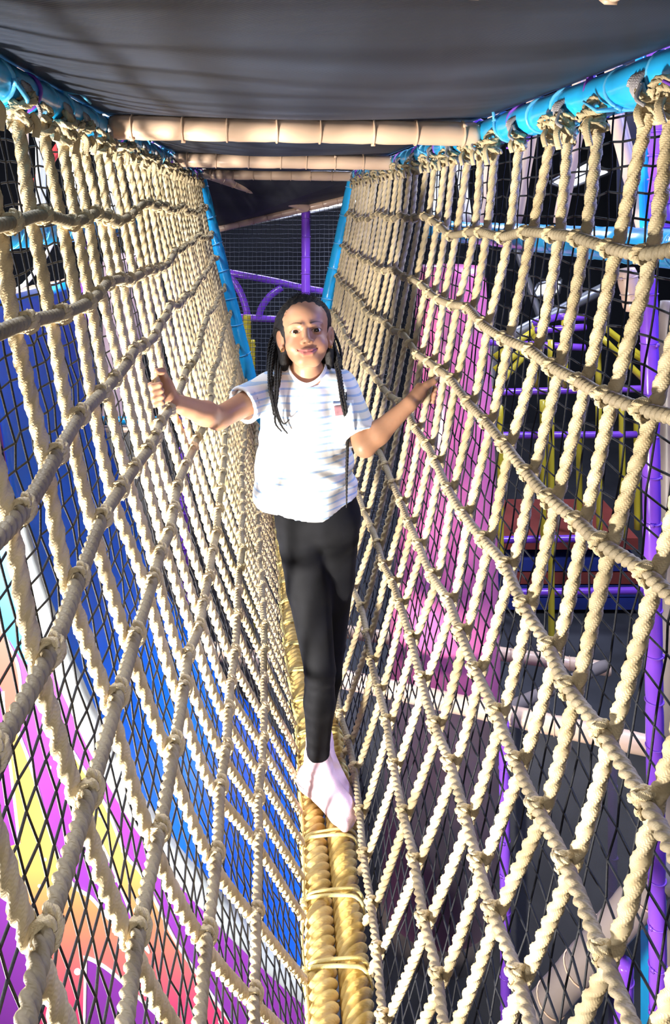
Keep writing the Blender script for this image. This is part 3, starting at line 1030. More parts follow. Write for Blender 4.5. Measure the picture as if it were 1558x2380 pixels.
for x, y0, y1, d in [(1163, 940, 1310, 5.5), (1262, 930, 1290, 5.5), (1281, 790, 1790, 5.3), (1243, 750, 900, 5.8), (1312, 742, 900, 5.6), (1390, 760, 900, 5.7), (1346, 930, 1280, 5.8), (1392, 930, 1250, 5.6), (1446, 940, 1250, 5.6), (1480, 940, 1230, 5.7)]:
    bar('yellow_post', (x, y0), (x + 2, y1), 0.023, M['yellow'], d, d)
for a, b2 in [((1385, 745), (1500, 835)), ((1400, 785), (1500, 885)), ((1150, 830), (1240, 770)), ((1150, 905), (1225, 820)), ((1150, 860), (1235, 800)), ((1440, 800), (1500, 840))]:
    bar('yellow_brace', a, b2, 0.024, M['yellow'])
for a, b2 in [((1135, 912), (1510, 903)), ((1140, 1012), (1480, 1010)), ((1140, 1378), (1510, 1372)), ((1240, 752), (1300, 736)), ((1300, 736), (1362, 738)), ((1245, 768), (1362, 760)), ((1135, 795), (1360, 808)), ((1140, 1255), (1420, 1250))]:
    bar('purple_rail', a, b2, 0.026, M['purple'])
for k, (y, m) in enumerate([(1215, 'mat_red'), (1262, 'mat_navy'), (1290, 'mat_red'), (1318, 'mat_navy'), (1346, 'mat_navy')]):
    a = at(1150, y, 6.4)
    b2 = at(1440, y, 6.4)
    c = (a + b2) / 2
    V, Fq = box_data((0, 0, 0), ((b2 - a).length / 2, 0.4, 0.045))
    o = put('folded_mat', V, Fq, M[m], None, smooth=False)
    o.location = c
    o.rotation_euler = (0, 0, -PSI)
    tag(o, ['uppermost red brown mat in the stack behind the tower', 'navy mat second from the top of the stack behind the tower', 'red brown mat in the middle of the stack behind the tower', 'navy mat second from the bottom of the stack behind the tower', 'navy mat at the bottom of the stack behind the tower'][k], 'mat', 'mats stacked behind the tower')

# ---------------------------------------------------------------- beyond the end of the tunnel
post('padded_beam', 'tan padded beam running diagonally beyond the tunnel end', 'beam', (466, 400), 4.35, (716, 484), 4.9, 0.028, M['tan'], 0.1, seed=41)
post('padded_beam', 'tan padded beam rising to the right beyond the tunnel end', 'beam', (470, 540), 4.95, (860, 448), 4.88, 0.026, M['tan'], 0.1, seed=42)
screen('mesh_cloth', 'black cloth triangle above the diagonal tan beams', [at(440, 385, 4.36), at(860, 400, 4.36), at(860, 448, 4.95), at(470, 540, 5.0)], M['panel_solid'])
post('padded_post', 'purple padded post above the head of the child', 'post', (711, 487), 4.95, to_floor(711, 4.95), 4.95, 0.029, M['purple'], 0.12, 'purple posts on the right', 43)
hoop = thing('purple_frame', 'purple tube frame with curved corners behind the left of the head', 'frame', at(620, 740, 5.2))
for pts in ([(500, 628), (545, 636), (640, 654), (700, 668), (790, 684)], [(505, 618), (532, 640), (555, 672), (570, 710), (577, 745)], [(655, 668), (628, 688), (608, 716), (600, 745)], [(520, 735), (640, 742), (760, 745)]):
    V, Fq, uv = tube_data(smooth_path([at(x, y, 5.2) for x, y in pts], 8), 0.024, 12)
    shift_to(put('curved_tube', V, Fq, M['purple'], None, uv), hoop)
post('padded_post', 'yellow padded post standing under the purple frame', 'post', (574, 732), 5.1, to_floor(576, 5.1), 5.1, 0.028, M['yellow'], 0.1, 'yellow posts beyond the tunnel end', 44)
post('padded_post', 'dim yellow post behind the yellow post under the purple frame', 'post', (587, 790), 5.5, to_floor(588, 5.5), 5.5, 0.02, M['yellow'], 0.1, 'yellow posts beyond the tunnel end', 45)
fa, fb, fc, fd = at(420, 470, 4.98), at(900, 470, 4.98), at(420, 1250, 4.98), at(900, 1250, 4.98)
square_net('safety_net', 'fine grey square net closing the space beyond the tunnel end', lambda u, v: (fa * (1 - u) + fb * u) * (1 - v) + (fc * (1 - u) + fd * u) * v, 46, 74, 0.0014, M['grey_net'], seed=5, wob=0.002)
# ---------------------------------------------------------------- the child: implicit modelling helpers
def axis(lo, hi, coarse, zones):
    """grid line positions: coarse step, finer inside the zones (lo, hi, step)"""
    out = [lo]
    while out[-1] < hi:
        st = coarse
        for a, b2, f in zones:
            if a <= out[-1] <= b2:
                st = min(st, f)
        out.append(out[-1] + st)
    return np.array(out, np.float32)


class Field:
    def __init__(self, xs, ys, zs):
        self.ax = (xs, ys, zs)
        self.s = 1.0
        self.d = np.full((len(xs), len(ys), len(zs)), 0.08, np.float32)

    def block(self, lo, hi):
        sl = []
        for a, l, h in zip(self.ax, lo, hi):
            i0 = max(0, np.searchsorted(a, l) - 1)
            i1 = min(len(a), np.searchsorted(a, h) + 1)
            if i1 <= i0:
                return None
            sl.append(slice(i0, i1))
        return tuple(sl)

    def grid(self, sl):
        return (self.ax[0][sl[0]][:, None, None], self.ax[1][sl[1]][None, :, None], self.ax[2][sl[2]][None, None, :])

    def op(self, fn, lo, hi, k, mode):
        m = 0.03 + 2 * k
        sl = self.block([l - m for l in lo], [h + m for h in hi])
        if sl is None:
            return
        b2 = fn(*self.grid(sl)).astype(np.float32)
        a = self.d[sl]
        if mode == 'sub':
            b2 = -b2
            h = np.clip(0.5 - 0.5 * (b2 - a) / max(k, 1e-6) * -1, 0, 1) if k else None
            # smooth max(a, -b)
            if k:
                h = np.clip(0.5 + 0.5 * (a - b2) / k, 0, 1)
                self.d[sl] = b2 + (a - b2) * h + k * h * (1 - h)
            else:
                self.d[sl] = np.maximum(a, b2)
        else:
            if k:
                h = np.clip(0.5 + 0.5 * (b2 - a) / k, 0, 1)
                self.d[sl] = b2 + (a - b2) * h - k * h * (1 - h)
            else:
                self.d[sl] = np.minimum(a, b2)

    def cone(self, a, b2, ra, rb, k=0.0, mode='add', flat=None):
        a = np.array(a, np.float32)
        b2 = np.array(b2, np.float32)
        ab = b2 - a
        L2 = float(ab @ ab) + 1e-12
        ra, rb, k = ra * self.s, rb * self.s, k * self.s
        R = max(ra, rb)

        def fn(X, Y, Z):
            px, py, pz = X - a[0], Y - a[1], Z - a[2]
            t = np.clip((px * ab[0] + py * ab[1] + pz * ab[2]) / L2, 0, 1)
            return np.sqrt((px - t * ab[0]) ** 2 + (py - t * ab[1]) ** 2 + (pz - t * ab[2]) ** 2) - (ra + (rb - ra) * t)
        self.op(fn, np.minimum(a, b2) - R, np.maximum(a, b2) + R, k, mode)

    def ell(self, c, r, k=0.0, mode='add', R=None):
        c = np.array(c, np.float32)
        r = np.array(r, np.float32) * self.s
        k = k * self.s
        e = float(r.max())
        Rm = None if R is None else np.array(R, np.float32)

        def fn(X, Y, Z):
            p = [X - c[0], Y - c[1], Z - c[2]]
            if Rm is not None:
                p = [Rm[0, i] * p[0] + Rm[1, i] * p[1] + Rm[2, i] * p[2] for i in range(3)]
            k0 = np.sqrt((p[0] / r[0]) ** 2 + (p[1] / r[1]) ** 2 + (p[2] / r[2]) ** 2)
            k1 = np.sqrt((p[0] / r[0] ** 2) ** 2 + (p[1] / r[1] ** 2) ** 2 + (p[2] / r[2] ** 2) ** 2) + 1e-9
            return k0 * (k0 - 1) / k1
        self.op(fn, c - e, c + e, k, mode)

    def func(self, fn, lo, hi, k=0.0, mode='add'):
        self.op(fn, lo, hi, k, mode)

    def mesh(self):
        d = self.d
        s = d < 0
        nx, ny, nz = d.shape
        tot = np.zeros((nx - 1, ny - 1, nz - 1), np.int8)
        corners = [(i, j, k) for i in (0, 1) for j in (0, 1) for k in (0, 1)]
        for i, j, k in corners:
            tot += s[i:nx - 1 + i, j:ny - 1 + j, k:nz - 1 + k]
        act = (tot > 0) & (tot < 8)
        I, J, K = np.nonzero(act)
        n = len(I)
        idx = np.full(act.shape, -1, np.int32)
        idx[I, J, K] = np.arange(n)
        vals = {c: d[I + c[0], J + c[1], K + c[2]] for c in corners}
        A = self.ax
        pos = {c: np.stack([A[0][I + c[0]], A[1][J + c[1]], A[2][K + c[2]]], 1) for c in corners}
        acc = np.zeros((n, 3))
        cnt = np.zeros(n)
        for c in corners:
            for a in range(3):
                if c[a] == 0:
                    e = list(c)
                    e[a] = 1
                    e = tuple(e)
                    v0, v1 = vals[c], vals[e]
                    x = (v0 < 0) != (v1 < 0)
                    t = np.where(x, v0 / np.where(x, v0 - v1, 1), 0)
                    acc += np.where(x[:, None], pos[c] + t[:, None] * (pos[e] - pos[c]), 0)
                    cnt += x
        V = acc / cnt[:, None]
        faces = []
        # edges along each axis
        for a in range(3):
            sl0 = [slice(None)] * 3
            sl1 = [slice(None)] * 3
            sl0[a] = slice(0, -1)
            sl1[a] = slice(1, None)
            s0, s1 = s[tuple(sl0)], s[tuple(sl1)]
            E = np.nonzero(s0 != s1)
            b2, c = [q for q in range(3) if q != a]
            ok = (E[b2] > 0) & (E[c] > 0) & (E[b2] < d.shape[b2] - 1) & (E[c] < d.shape[c] - 1)
            E = [q[ok] for q in E]
            ins = s0[tuple(E)]

            def cell(db, dc):
                q = [x.copy() for x in E]
                q[b2] = q[b2] + db
                q[c] = q[c] + dc
                return idx[tuple(q)]
            q = np.stack([cell(-1, -1), cell(0, -1), cell(0, 0), cell(-1, 0)], 1)
            flip = ins if a != 1 else ~ins
            q = np.where(flip[:, None], q, q[:, ::-1])
            faces.append(q)
        Fq = np.vstack(faces)
        Fq = Fq[(Fq >= 0).all(1)]
        return V, Fq


def relax(V, Fq, it, lam=0.5):
    """light Laplacian smoothing over quad edges"""
    e = np.vstack([Fq[:, [0, 1]], Fq[:, [1, 2]], Fq[:, [2, 3]], Fq[:, [3, 0]]])
    deg = np.bincount(e[:, 0], minlength=len(V)).astype(float)
    deg += np.bincount(e[:, 1], minlength=len(V))
    for _ in range(it):
        S = np.zeros_like(V)
        for a in range(3):
            S[:, a] = np.bincount(e[:, 0], V[e[:, 1], a], len(V)) + np.bincount(e[:, 1], V[e[:, 0], a], len(V))
        V = V + lam * (S / np.maximum(deg, 1)[:, None] - V)
    return V


# local frame of the child: x to the right, y away from the camera, z up; origin on the walking rope
CHILD_D = 1.92
person = thing('person', 'smiling child in white striped t-shirt and black leggings walking on the thick ropes', 'person', C(0, CHILD_D, 0.0))
person.rotation_euler = (0, 0, -PSI)


def L(px, py, d):
    """photo pixel and distance -> local point of the child"""
    return np.array([(px - 779.0) * d / F_PX, d - CHILD_D, CAM.z - (py - HORIZON) * d / F_PX])


def world_to_local(p):
    q = Vector(p) - Vector(C(0, CHILD_D, 0.0))
    return np.array([q.x * CP - q.y * SP, q.x * SP + q.y * CP, q.z])


# ---- joints
PELVIS = np.array([-0.045, 0.045, 0.68])
CHEST = np.array([-0.078, 0.02, 0.98])
NECK = np.array([-0.070, 0.018, 1.085])
HEAD = np.array([-0.0755, -0.004, 1.186])
HS = 0.955
SH = {-1: np.array([-0.168, 0.010, 1.036]), 1: np.array([0.016, 0.022, 1.032])}


def nearest_rope(sx, Y, z):
    best = min((abs(float(P[np.argmin(abs(P[:, 2] - z)), 1]) - Y), i) for (s, i), P in VPATH.items() if s == sx)
    return best[1]


HOLD = {-1: nearest_rope(-1, 1.66, 1.105), 1: nearest_rope(1, 1.851, 1.030)}


def grip_point(sx, z):
    """centre of the upright rope that the hand holds, and its direction (local frame)"""
    i = HOLD[sx]
    P = VPATH[sx, i]
    k = int(np.argmin(abs(P[:, 2] - z)))
    a = world_to_local(P[max(k - 2, 0)]) - world_to_local(P[min(k + 2, len(P) - 1)])
    return world_to_local(P[k]), a / np.linalg.norm(a)


GL, AL = grip_point(-1, 1.100)
GR, AR = grip_point(1, 1.030)
print('grip left', GL, 'right', GR)
EL = {-1: L(508, 972, 1.80), 1: L(848, 1036, 1.845)}
KNEE = {-1: np.array([-0.038, -0.015, 0.335]), 1: np.array([-0.012, 0.105, 0.325])}
HIP = {-1: np.array([-0.088, 0.045, 0.655]), 1: np.array([0.000, 0.055, 0.655])}
ANK = {-1: np.array([-0.044, 0.012, 0.080]), 1: np.array([-0.042, 0.105, 0.075])}
TOE = {-1: np.array([0.046, -0.098, 0.018]), 1: np.array([0.026, -0.052, 0.018])}
HEEL = {-1: np.array([-0.066, 0.030, 0.026]), 1: np.array([-0.050, 0.112, 0.026])}

# ---- head frame
hr = Matrix.Rotation(math.radians(-3.5), 3, 'Y') @ Matrix.Rotation(math.radians(5), 3, 'Z') @ Matrix.Rotation(math.radians(-14), 3, 'X')
HR = np.array(hr)


def H(x, y, z):
    return HEAD + HR @ np.array([x, y, z]) * HS


xs = axis(-0.46, 0.30, 0.006, [(-0.42, -0.30, 0.0028), (-0.160, 0.010, 0.0019), (0.15, 0.28, 0.0028)])
ys = axis(-0.46, 0.24, 0.006, [(-0.42, -0.28, 0.0028), (-0.115, 0.05, 0.0021), (-0.12, 0.02, 0.0021)])
zs = axis(-0.02, 1.31, 0.007, [(1.0, 1.075, 0.0028), (1.075, 1.30, 0.0019)])
print('grid', len(xs), len(ys), len(zs))
B = Field(xs, ys, zs)
# trunk (under the clothes)
B.cone(PELVIS + [-0.035, 0, 0], PELVIS + [0.035, 0, 0], 0.055, 0.055)
B.cone(PELVIS, CHEST, 0.055, 0.055, 0.03)
B.cone(CHEST + [-0.035, 0, 0.02], CHEST + [0.035, 0, 0.02], 0.050, 0.050, 0.03)
B.cone(SH[-1], SH[1], 0.024, 0.024, 0.03)
for sx in (-1, 1):
    B.cone(HIP[sx], KNEE[sx], 0.044, 0.024, 0.015)
    B.cone(KNEE[sx], ANK[sx] + (KNEE[sx] - ANK[sx]) * 0.62, 0.024, 0.026, 0.01)
    B.cone(ANK[sx] + (KNEE[sx] - ANK[sx]) * 0.62, ANK[sx], 0.026, 0.017, 0.01)
    B.cone(HEEL[sx], HEEL[sx] + (TOE[sx] - HEEL[sx]) * 0.7 + [0, 0, 0.006], 0.014, 0.011, 0.01)
    B.cone(ANK[sx], HEEL[sx], 0.017, 0.014, 0.01)
# neck
B.cone(NECK - [0, 0, 0.05], H(0, 0.020, -0.055), 0.040, 0.0345, 0.02)
for sx in (-1, 1):
    B.cone(NECK + [sx * 0.02, 0.005, -0.01], SH[sx] + [-sx * 0.02, 0, 0.008], 0.026, 0.024, 0.025)


def hand(G, A, W, sx, curl=1.0):
    """fist closed round a rope: G rope centre, A rope axis (up), W wrist"""
    A = A / np.linalg.norm(A)
    B.s = 0.88
    w = W - G
    w = w - A * (w @ A)
    w = w / np.linalg.norm(w)
    q = np.cross(A, w) * sx * -1.0          # side on which the fingers go round first
    kn = G + w * 0.026 + q * 0.012
    B.cone(W, G + w * 0.036 + A * 0.010, 0.0175, 0.0185, 0.012)
    for i, (off, ln) in enumerate([(0.021, 1.0), (0.0075, 1.06), (-0.0055, 1.0), (-0.018, 0.84)]):
        k0 = G + w * 0.030 + q * 0.010 + A * off
        B.cone(W + (k0 - W) * 0.35, k0, 0.0135, 0.0098, 0.010)
        rr = 0.0165
        p = [k0]
        for ang in (40, 105, 170, 230):
            a = math.radians(ang * (0.75 + 0.25 * ln))
            p.append(G + A * (off * 0.95 - 0.002) + (w * math.cos(a) + q * math.sin(a)) * rr)
        rad = [0.0098, 0.0092, 0.0086, 0.0080, 0.0074]
        for a in range(4):
            B.cone(p[a], p[a + 1], rad[a], rad[a + 1], 0.003 if a else 0.006)
    # thumb: leaves the side of the palm and closes against the fingers from the other way
    t0 = W + (G + w * 0.03 - W) * 0.45 + A * 0.012 - q * 0.004
    t1 = G + w * 0.024 + A * 0.031 - q * 0.007
    t2 = G + w * 0.006 + A * 0.042 - q * 0.015
    t3 = G - w * 0.010 + A * 0.047 - q * 0.011
    B.cone(t0, t1, 0.0135, 0.0108, 0.010)
    B.cone(t1, t2, 0.0105, 0.0092, 0.004)
    B.cone(t2, t3, 0.0092, 0.0075, 0.003)
    B.s = 1.0


def wrist(G, px, py, d, ln):
    """wrist at a hand's length from the grip, towards the seen place"""
    w = L(px, py, d) - G
    return G + w / np.linalg.norm(w) * ln


WR = {-1: wrist(GL, 432, 952, 1.70, 0.066), 1: wrist(GR, 938, 946, 1.84, 0.070)}
for sx in (-1, 1):
    e, w = EL[sx], WR[sx]
    B.cone(SH[sx], e, 0.036, 0.0265, 0.02)
    m1 = e + (w - e) * 0.30
    B.cone(e, m1, 0.0265, 0.0275, 0.012)
    B.cone(m1, w, 0.0275, 0.0180, 0.012)
hand(GL, AL, WR[-1], -1)
hand(GR, AR, WR[1], 1)

# head
B.s = HS
B.ell(H(0, 0.014, 0.030), (0.066, 0.082, 0.066), 0.02, R=HR)
B.ell(H(0, -0.024, 0.030), (0.056, 0.048, 0.050), 0.02, R=HR)
B.ell(H(0, -0.018, -0.026), (0.053, 0.056, 0.060), 0.02, R=HR)
B.ell(H(0, -0.052, -0.066), (0.026, 0.022, 0.020), 0.02, R=HR)
for sx in (-1, 1):
    B.ell(H(sx * 0.031, -0.046, -0.036), (0.024, 0.025, 0.024), 0.016, R=HR)
    B.cone(H(sx * 0.030, -0.012, -0.050), H(sx * 0.016, -0.05, -0.074), 0.018, 0.016, 0.015)
# eye sockets, eyelids
EYE = {sx: H(sx * 0.0272, -0.0610, 0.0000) for sx in (-1, 1)}
for sx in (-1, 1):
    B.ell(H(sx * 0.028, -0.0800, -0.001), (0.0140, 0.0095, 0.0075), 0.010, 'sub', R=HR)
    B.ell(EYE[sx], (0.0136, 0.0136, 0.0128), 0.0035, R=HR)
    # almond opening between the lids
    B.ell(H(sx * 0.0275, -0.0765, -0.0006), (0.0128, 0.0115, 0.0044), 0.0015, 'sub', R=HR)
    # brow
    B.cone(H(sx * 0.012, -0.0735, 0.0150), H(sx * 0.040, -0.058, 0.0165), 0.0055, 0.004, 0.012)
# nose
B.cone(H(0, -0.070, 0.008), H(0, -0.0875, -0.0225), 0.0062, 0.0088, 0.008)
B.ell(H(0, -0.0875, -0.0255), (0.0095, 0.0085, 0.0078), 0.005, R=HR)
for sx in (-1, 1):
    B.ell(H(sx * 0.0098, -0.0795, -0.0275), (0.0066, 0.0085, 0.0062), 0.004, R=HR)
    B.ell(H(sx * 0.0062, -0.0865, -0.0322), (0.0034, 0.0045, 0.0028), 0.002, 'sub', R=HR)
# mouth
for a, b2, r1, r2 in [((-0.0268, -0.0615, -0.0470), (-0.0112, -0.0765, -0.0505), 0.0030, 0.0045), ((-0.0112, -0.0765, -0.0505), (0, -0.0790, -0.0500), 0.0045, 0.0045), ((0, -0.0790, -0.0500), (0.0112, -0.0765, -0.0505), 0.0045, 0.0045), ((0.0112, -0.0765, -0.0505), (0.0268, -0.0615, -0.0470), 0.0045, 0.0030)]:
    B.cone(H(*a), H(*b2), r1, r2, 0.003)
for a, b2, r1, r2 in [((-0.0236, -0.0625, -0.0508), (-0.0102, -0.0755, -0.0575), 0.0032, 0.0055), ((-0.0102, -0.0755, -0.0575), (0.0102, -0.0755, -0.0575), 0.0055, 0.0055), ((0.0102, -0.0755, -0.0575), (0.0236, -0.0625, -0.0508), 0.0055, 0.0032)]:
    B.cone(H(*a), H(*b2), r1, r2, 0.003)
mp = [(-0.0292, -0.0645, -0.0452), (-0.0152, -0.0782, -0.0524), (0, -0.0835, -0.0540), (0.0152, -0.0782, -0.0524), (0.0292, -0.0645, -0.0452)]
for a, b2 in zip(mp[:-1], mp[1:]):
    B.cone(H(*a), H(*b2), 0.0016, 0.0016, 0.0022, 'sub')
# ears
for sx in (-1, 1):
    er = HR @ np.array(Matrix.Rotation(math.radians(sx * -32), 3, 'Z') @ Matrix.Rotation(math.radians(sx * 8), 3, 'Y'))
    B.ell(H(sx * 0.0665, 0.008, -0.014), (0.0075, 0.0175, 0.0275), 0.004, R=er)
    B.ell(H(sx * 0.0635, -0.001, -0.036), (0.0065, 0.009, 0.010), 0.004, R=er)
    B.ell(H(sx * 0.0725, 0.0045, -0.011), (0.0060, 0.0105, 0.0180), 0.003, 'sub', R=er)
    B.ell(H(sx * 0.0690, 0.0085, -0.012), (0.0040, 0.0050, 0.0120), 0.003, R=er)
V, Fq = B.mesh()
V = relax(V, Fq, 2, 0.35)
print('body', len(V), len(Fq))
body = put('body', V, Fq, None, person)

# skin colour painted per vertex: lips, brows, nostrils
hv = (V - HEAD) @ HR / HS
colr = np.tile(np.array([0.47, 0.245, 0.145]), (len(V), 1))


def blend(w, c):
    global colr
    w = np.clip(w, 0, 1)[:, None]
    colr = colr * (1 - w) + np.array(c) * w


xx, yy, zz = hv[:, 0], hv[:, 1], hv[:, 2]
front = np.clip((-0.045 - yy) / 0.015, 0, 1)
cheek = np.exp(-(((np.abs(xx) - 0.033) / 0.016) ** 2 + ((zz + 0.033) / 0.016) ** 2)) * front
blend(cheek * 0.35, (0.62, 0.27, 0.17))
zl = -0.0538 + 10.0 * xx ** 2
up = (1 - np.clip(np.abs(xx) / 0.0285, 0, 1) ** 2) * 0.0065 - 0.0012 * np.exp(-(xx / 0.004) ** 2)
lo = (1 - np.clip(np.abs(xx) / 0.0272, 0, 1) ** 2) * 0.0090
lip = np.clip((up - (zz - zl)) / 0.0015 + 0.5, 0, 1) * np.clip(((zz - zl) + lo) / 0.0015 + 0.5, 0, 1) * (np.abs(xx) < 0.0288) * front
blend(lip * 0.85, (0.56, 0.17, 0.165))
seam = np.exp(-((zz - zl) / 0.0011) ** 2) * (np.abs(xx) < 0.0288) * front
blend(seam * 0.75, (0.16, 0.03, 0.03))
ub = np.clip((np.abs(xx) - 0.012) / 0.034, 0, 1)
zb = 0.0182 + 0.0048 * np.sin(ub * 2.9) - 0.0030 * ub
hb = 0.0026 * (1.15 - np.clip((np.abs(xx) - 0.011) / 0.036, 0, 1))
brow = np.clip((hb - np.abs(zz - zb)) / 0.0016 + 0.3, 0, 1) * ((np.abs(xx) > 0.0105) & (np.abs(xx) < 0.046)) * (yy < -0.03)
blend(brow * 0.85, (0.035, 0.016, 0.010))
# lash line round the eye opening
for sx in (-1, 1):
    q = np.sqrt(((xx - sx * 0.0275) / 0.0128) ** 2 + ((zz + 0.0006) / 0.0046) ** 2)
    blend(np.exp(-((q - 1.05) / 0.16) ** 2) * (yy < -0.05) * np.where(zz > -0.001, 0.9, 0.35), (0.03, 0.014, 0.01))
    blend(np.exp(-(((xx - sx * 0.0062) / 0.0034) ** 2 + ((zz + 0.0318) / 0.0022) ** 2)) * (yy < -0.076) * 0.8, (0.10, 0.03, 0.02))
ca = body.data.color_attributes.new('tone', 'FLOAT_COLOR', 'POINT')
ca.data.foreach_set('color', np.concatenate([colr, np.ones((len(V), 1))], 1).astype(np.float32).ravel())


def skin_material():
    m, nt, b = nodes('skin')
    at_ = N(nt, 'ShaderNodeAttribute', attribute_name='tone')
    nt.links.new(at_.outputs['Color'], b.inputs['Base Color'])
    b.inputs['Roughness'].default_value = 0.46
    b.inputs['Specular IOR Level'].default_value = 0.42
    b.inputs['Subsurface Weight'].default_value = 0.12
    b.inputs['Subsurface Radius'].default_value = (0.012, 0.005, 0.003)
    b.inputs['Subsurface Scale'].default_value = 0.5
    tc = N(nt, 'ShaderNodeTexCoord')
    nz = N(nt, 'ShaderNodeTexNoise')
    nz.inputs['Scale'].default_value = 420
    nt.links.new(tc.outputs['Object'], nz.inputs['Vector'])
    bp = N(nt, 'ShaderNodeBump')
    bp.inputs['Strength'].default_value = 0.08
    bp.inputs['Distance'].default_value = 0.0006
    nt.links.new(nz.outputs['Fac'], bp.inputs['Height'])
    nt.links.new(bp.outputs['Normal'], b.inputs['Normal'])
    return m


body.data.materials.append(skin_material())


# ---- eyes
def eye_material():
    m, nt, b = nodes('eye')
    at_ = N(nt, 'ShaderNodeAttribute', attribute_name='tone')
    nt.links.new(at_.outputs['Color'], b.inputs['Base Color'])
    b.inputs['Roughness'].default_value = 0.06
    b.inputs['Coat Weight'].default_value = 0.6
    b.inputs['Coat Roughness'].default_value = 0.02
    return m


em = eye_material()
for sx in (-1, 1):
    look = np.array([0.02, -1.0, 0.10])
    look /= np.linalg.norm(look)
    nu, nv = 48, 32
    VV, tone = [], []
    a1 = np.cross(look, [0, 0, 1.0])
    a1 /= np.linalg.norm(a1)
    a2 = np.cross(a1, look)
    for i in range(nv + 1):
        th = math.pi * (i / nv) ** 1.25
        for j in range(nu):
            ph = 2 * math.pi * j / nu
            r = 0.01235 * HS
            VV.append(EYE[sx] + r * (look * math.cos(th) + (a1 * math.cos(ph) + a2 * math.sin(ph)) * math.sin(th)))
            rr = r * math.sin(th)
            if th < 1.2 and rr < 0.0026:
                c = (0.004, 0.003, 0.003)
            elif th < 1.2 and rr < 0.0062:
                c = (0.035, 0.014, 0.007)
            elif th < 1.2 and rr < 0.0068:
                c = (0.012, 0.007, 0.005)
            else:
                c = (0.72, 0.68, 0.66)
            tone.append(c + (1,))
    FF = [(i * nu + j, i * nu + (j + 1) % nu, (i + 1) * nu + (j + 1) % nu, (i + 1) * nu + j) for i in range(nv) for j in range(nu)]
    o = put('eye', VV, FF, em, person)
    o['label'] = 'dark brown eye'
    ca = o.data.color_attributes.new('tone', 'FLOAT_COLOR', 'POINT')
    ca.data.foreach_set('color', np.array(tone, np.float32).ravel())
# ---- t-shirt
HEM_Z = 0.738
xs = axis(-0.36, 0.18, 0.0038, [])
ys = axis(-0.26, 0.18, 0.0042, [])
zs = axis(0.70, 1.13, 0.0036, [])
S = Field(xs, ys, zs)
S.cone(np.array([-0.118, 0.030, 0.66]), np.array([-0.112, 0.018, 0.97]), 0.106, 0.078, 0.0)
S.cone(np.array([-0.030, 0.034, 0.66]), np.array([-0.044, 0.022, 0.97]), 0.098, 0.077, 0.03)
S.cone(np.array([-0.075, 0.000, 0.72]), np.array([-0.075, 0.000, 0.96]), 0.085, 0.074, 0.03)
S.cone(SH[-1] + [0.012, 0.0, 0.0], SH[1] + [-0.012, 0.0, 0.0], 0.041, 0.041, 0.04)
for sx in (-1, 1):
    S.cone(NECK + [sx * 0.028, 0.008, -0.012], SH[sx] + [-sx * 0.01, 0.0, 0.006], 0.034, 0.036, 0.02)
SLEEVE = {-1: 0.55, 1: 0.86}
for sx in (-1, 1):
    d = EL[sx] - SH[sx]
    S.cone(SH[sx] - d * 0.05, SH[sx] + d * (SLEEVE[sx] + 0.25), 0.043, 0.050, 0.026)
X, Y, Z = [a[:, None, None] if i == 0 else a[None, :, None] if i == 1 else a[None, None, :] for i, a in enumerate(S.ax)]
# folds
fold = 0.0030 * np.sin(26 * X + 38 * Z + 4 * np.sin(30 * Z + 12 * X)) * np.clip((1.0 - Z) / 0.15, 0.2, 1)
fold = fold + 0.0036 * np.sin(62 * X - 30 * Z + 3 * np.sin(18 * Z) + 2.0) * np.clip((X + 0.06) / 0.06, 0, 1)
fold = fold + 0.0042 * np.sin(70 * X + 3.0 + 4 * Z) * np.clip((0.86 - Z) / 0.14, 0, 1)
S.d = S.d + fold.astype(np.float32)
# hollow: cut the inside, the hem, the cuffs and the neck opening
inner = S.d + 0.0065
dh = Z - (HEM_Z + 0.020 * np.clip(np.abs(X + 0.075) / 0.13, 0, 1.4) ** 2 + 0.006 * np.sin(40 * X))
S.d = np.maximum(S.d, -dh)
S.d = np.maximum(S.d, -inner * np.where(dh < 0.06, 1, 0) - np.where(dh < 0.06, 0, 1))
for sx in (-1, 1):
    d = EL[sx] - SH[sx]
    Ld = np.linalg.norm(d)
    u = d / Ld
    t = (X - SH[sx][0]) * u[0] + (Y - SH[sx][1]) * u[1] + (Z - SH[sx][2]) * u[2]
    cut = t - SLEEVE[sx] * Ld
    near = np.sqrt((X - SH[sx][0] - t * u[0]) ** 2 + (Y - SH[sx][1] - t * u[1]) ** 2 + (Z - SH[sx][2] - t * u[2]) ** 2)
    m = (near < 0.085) & (t > 0.02)
    S.d = np.where(m, np.maximum(S.d, cut), S.d)
    # cuff seam and hollow end
    S.d = np.where(m & (cut > -0.03), np.maximum(S.d, -(near - 0.040)), S.d)
    S.d = S.d + np.where(m, 0.0014 * np.exp(-((cut + 0.016) / 0.003) ** 2), 0)
    S.d = S.d - np.where(m & (cut > -0.016), 0.0012, 0)
S.d = S.d.astype(np.float32)
nk = H(0, 0.02, -0.06)
S.cone(NECK + [0, -0.004, -0.012], NECK + [-0.004, -0.004, 0.09], 0.0415, 0.056, 0.004, 'sub')
V, Fq = S.mesh()
V = relax(V, Fq, 3, 0.5)
print('shirt', len(V))


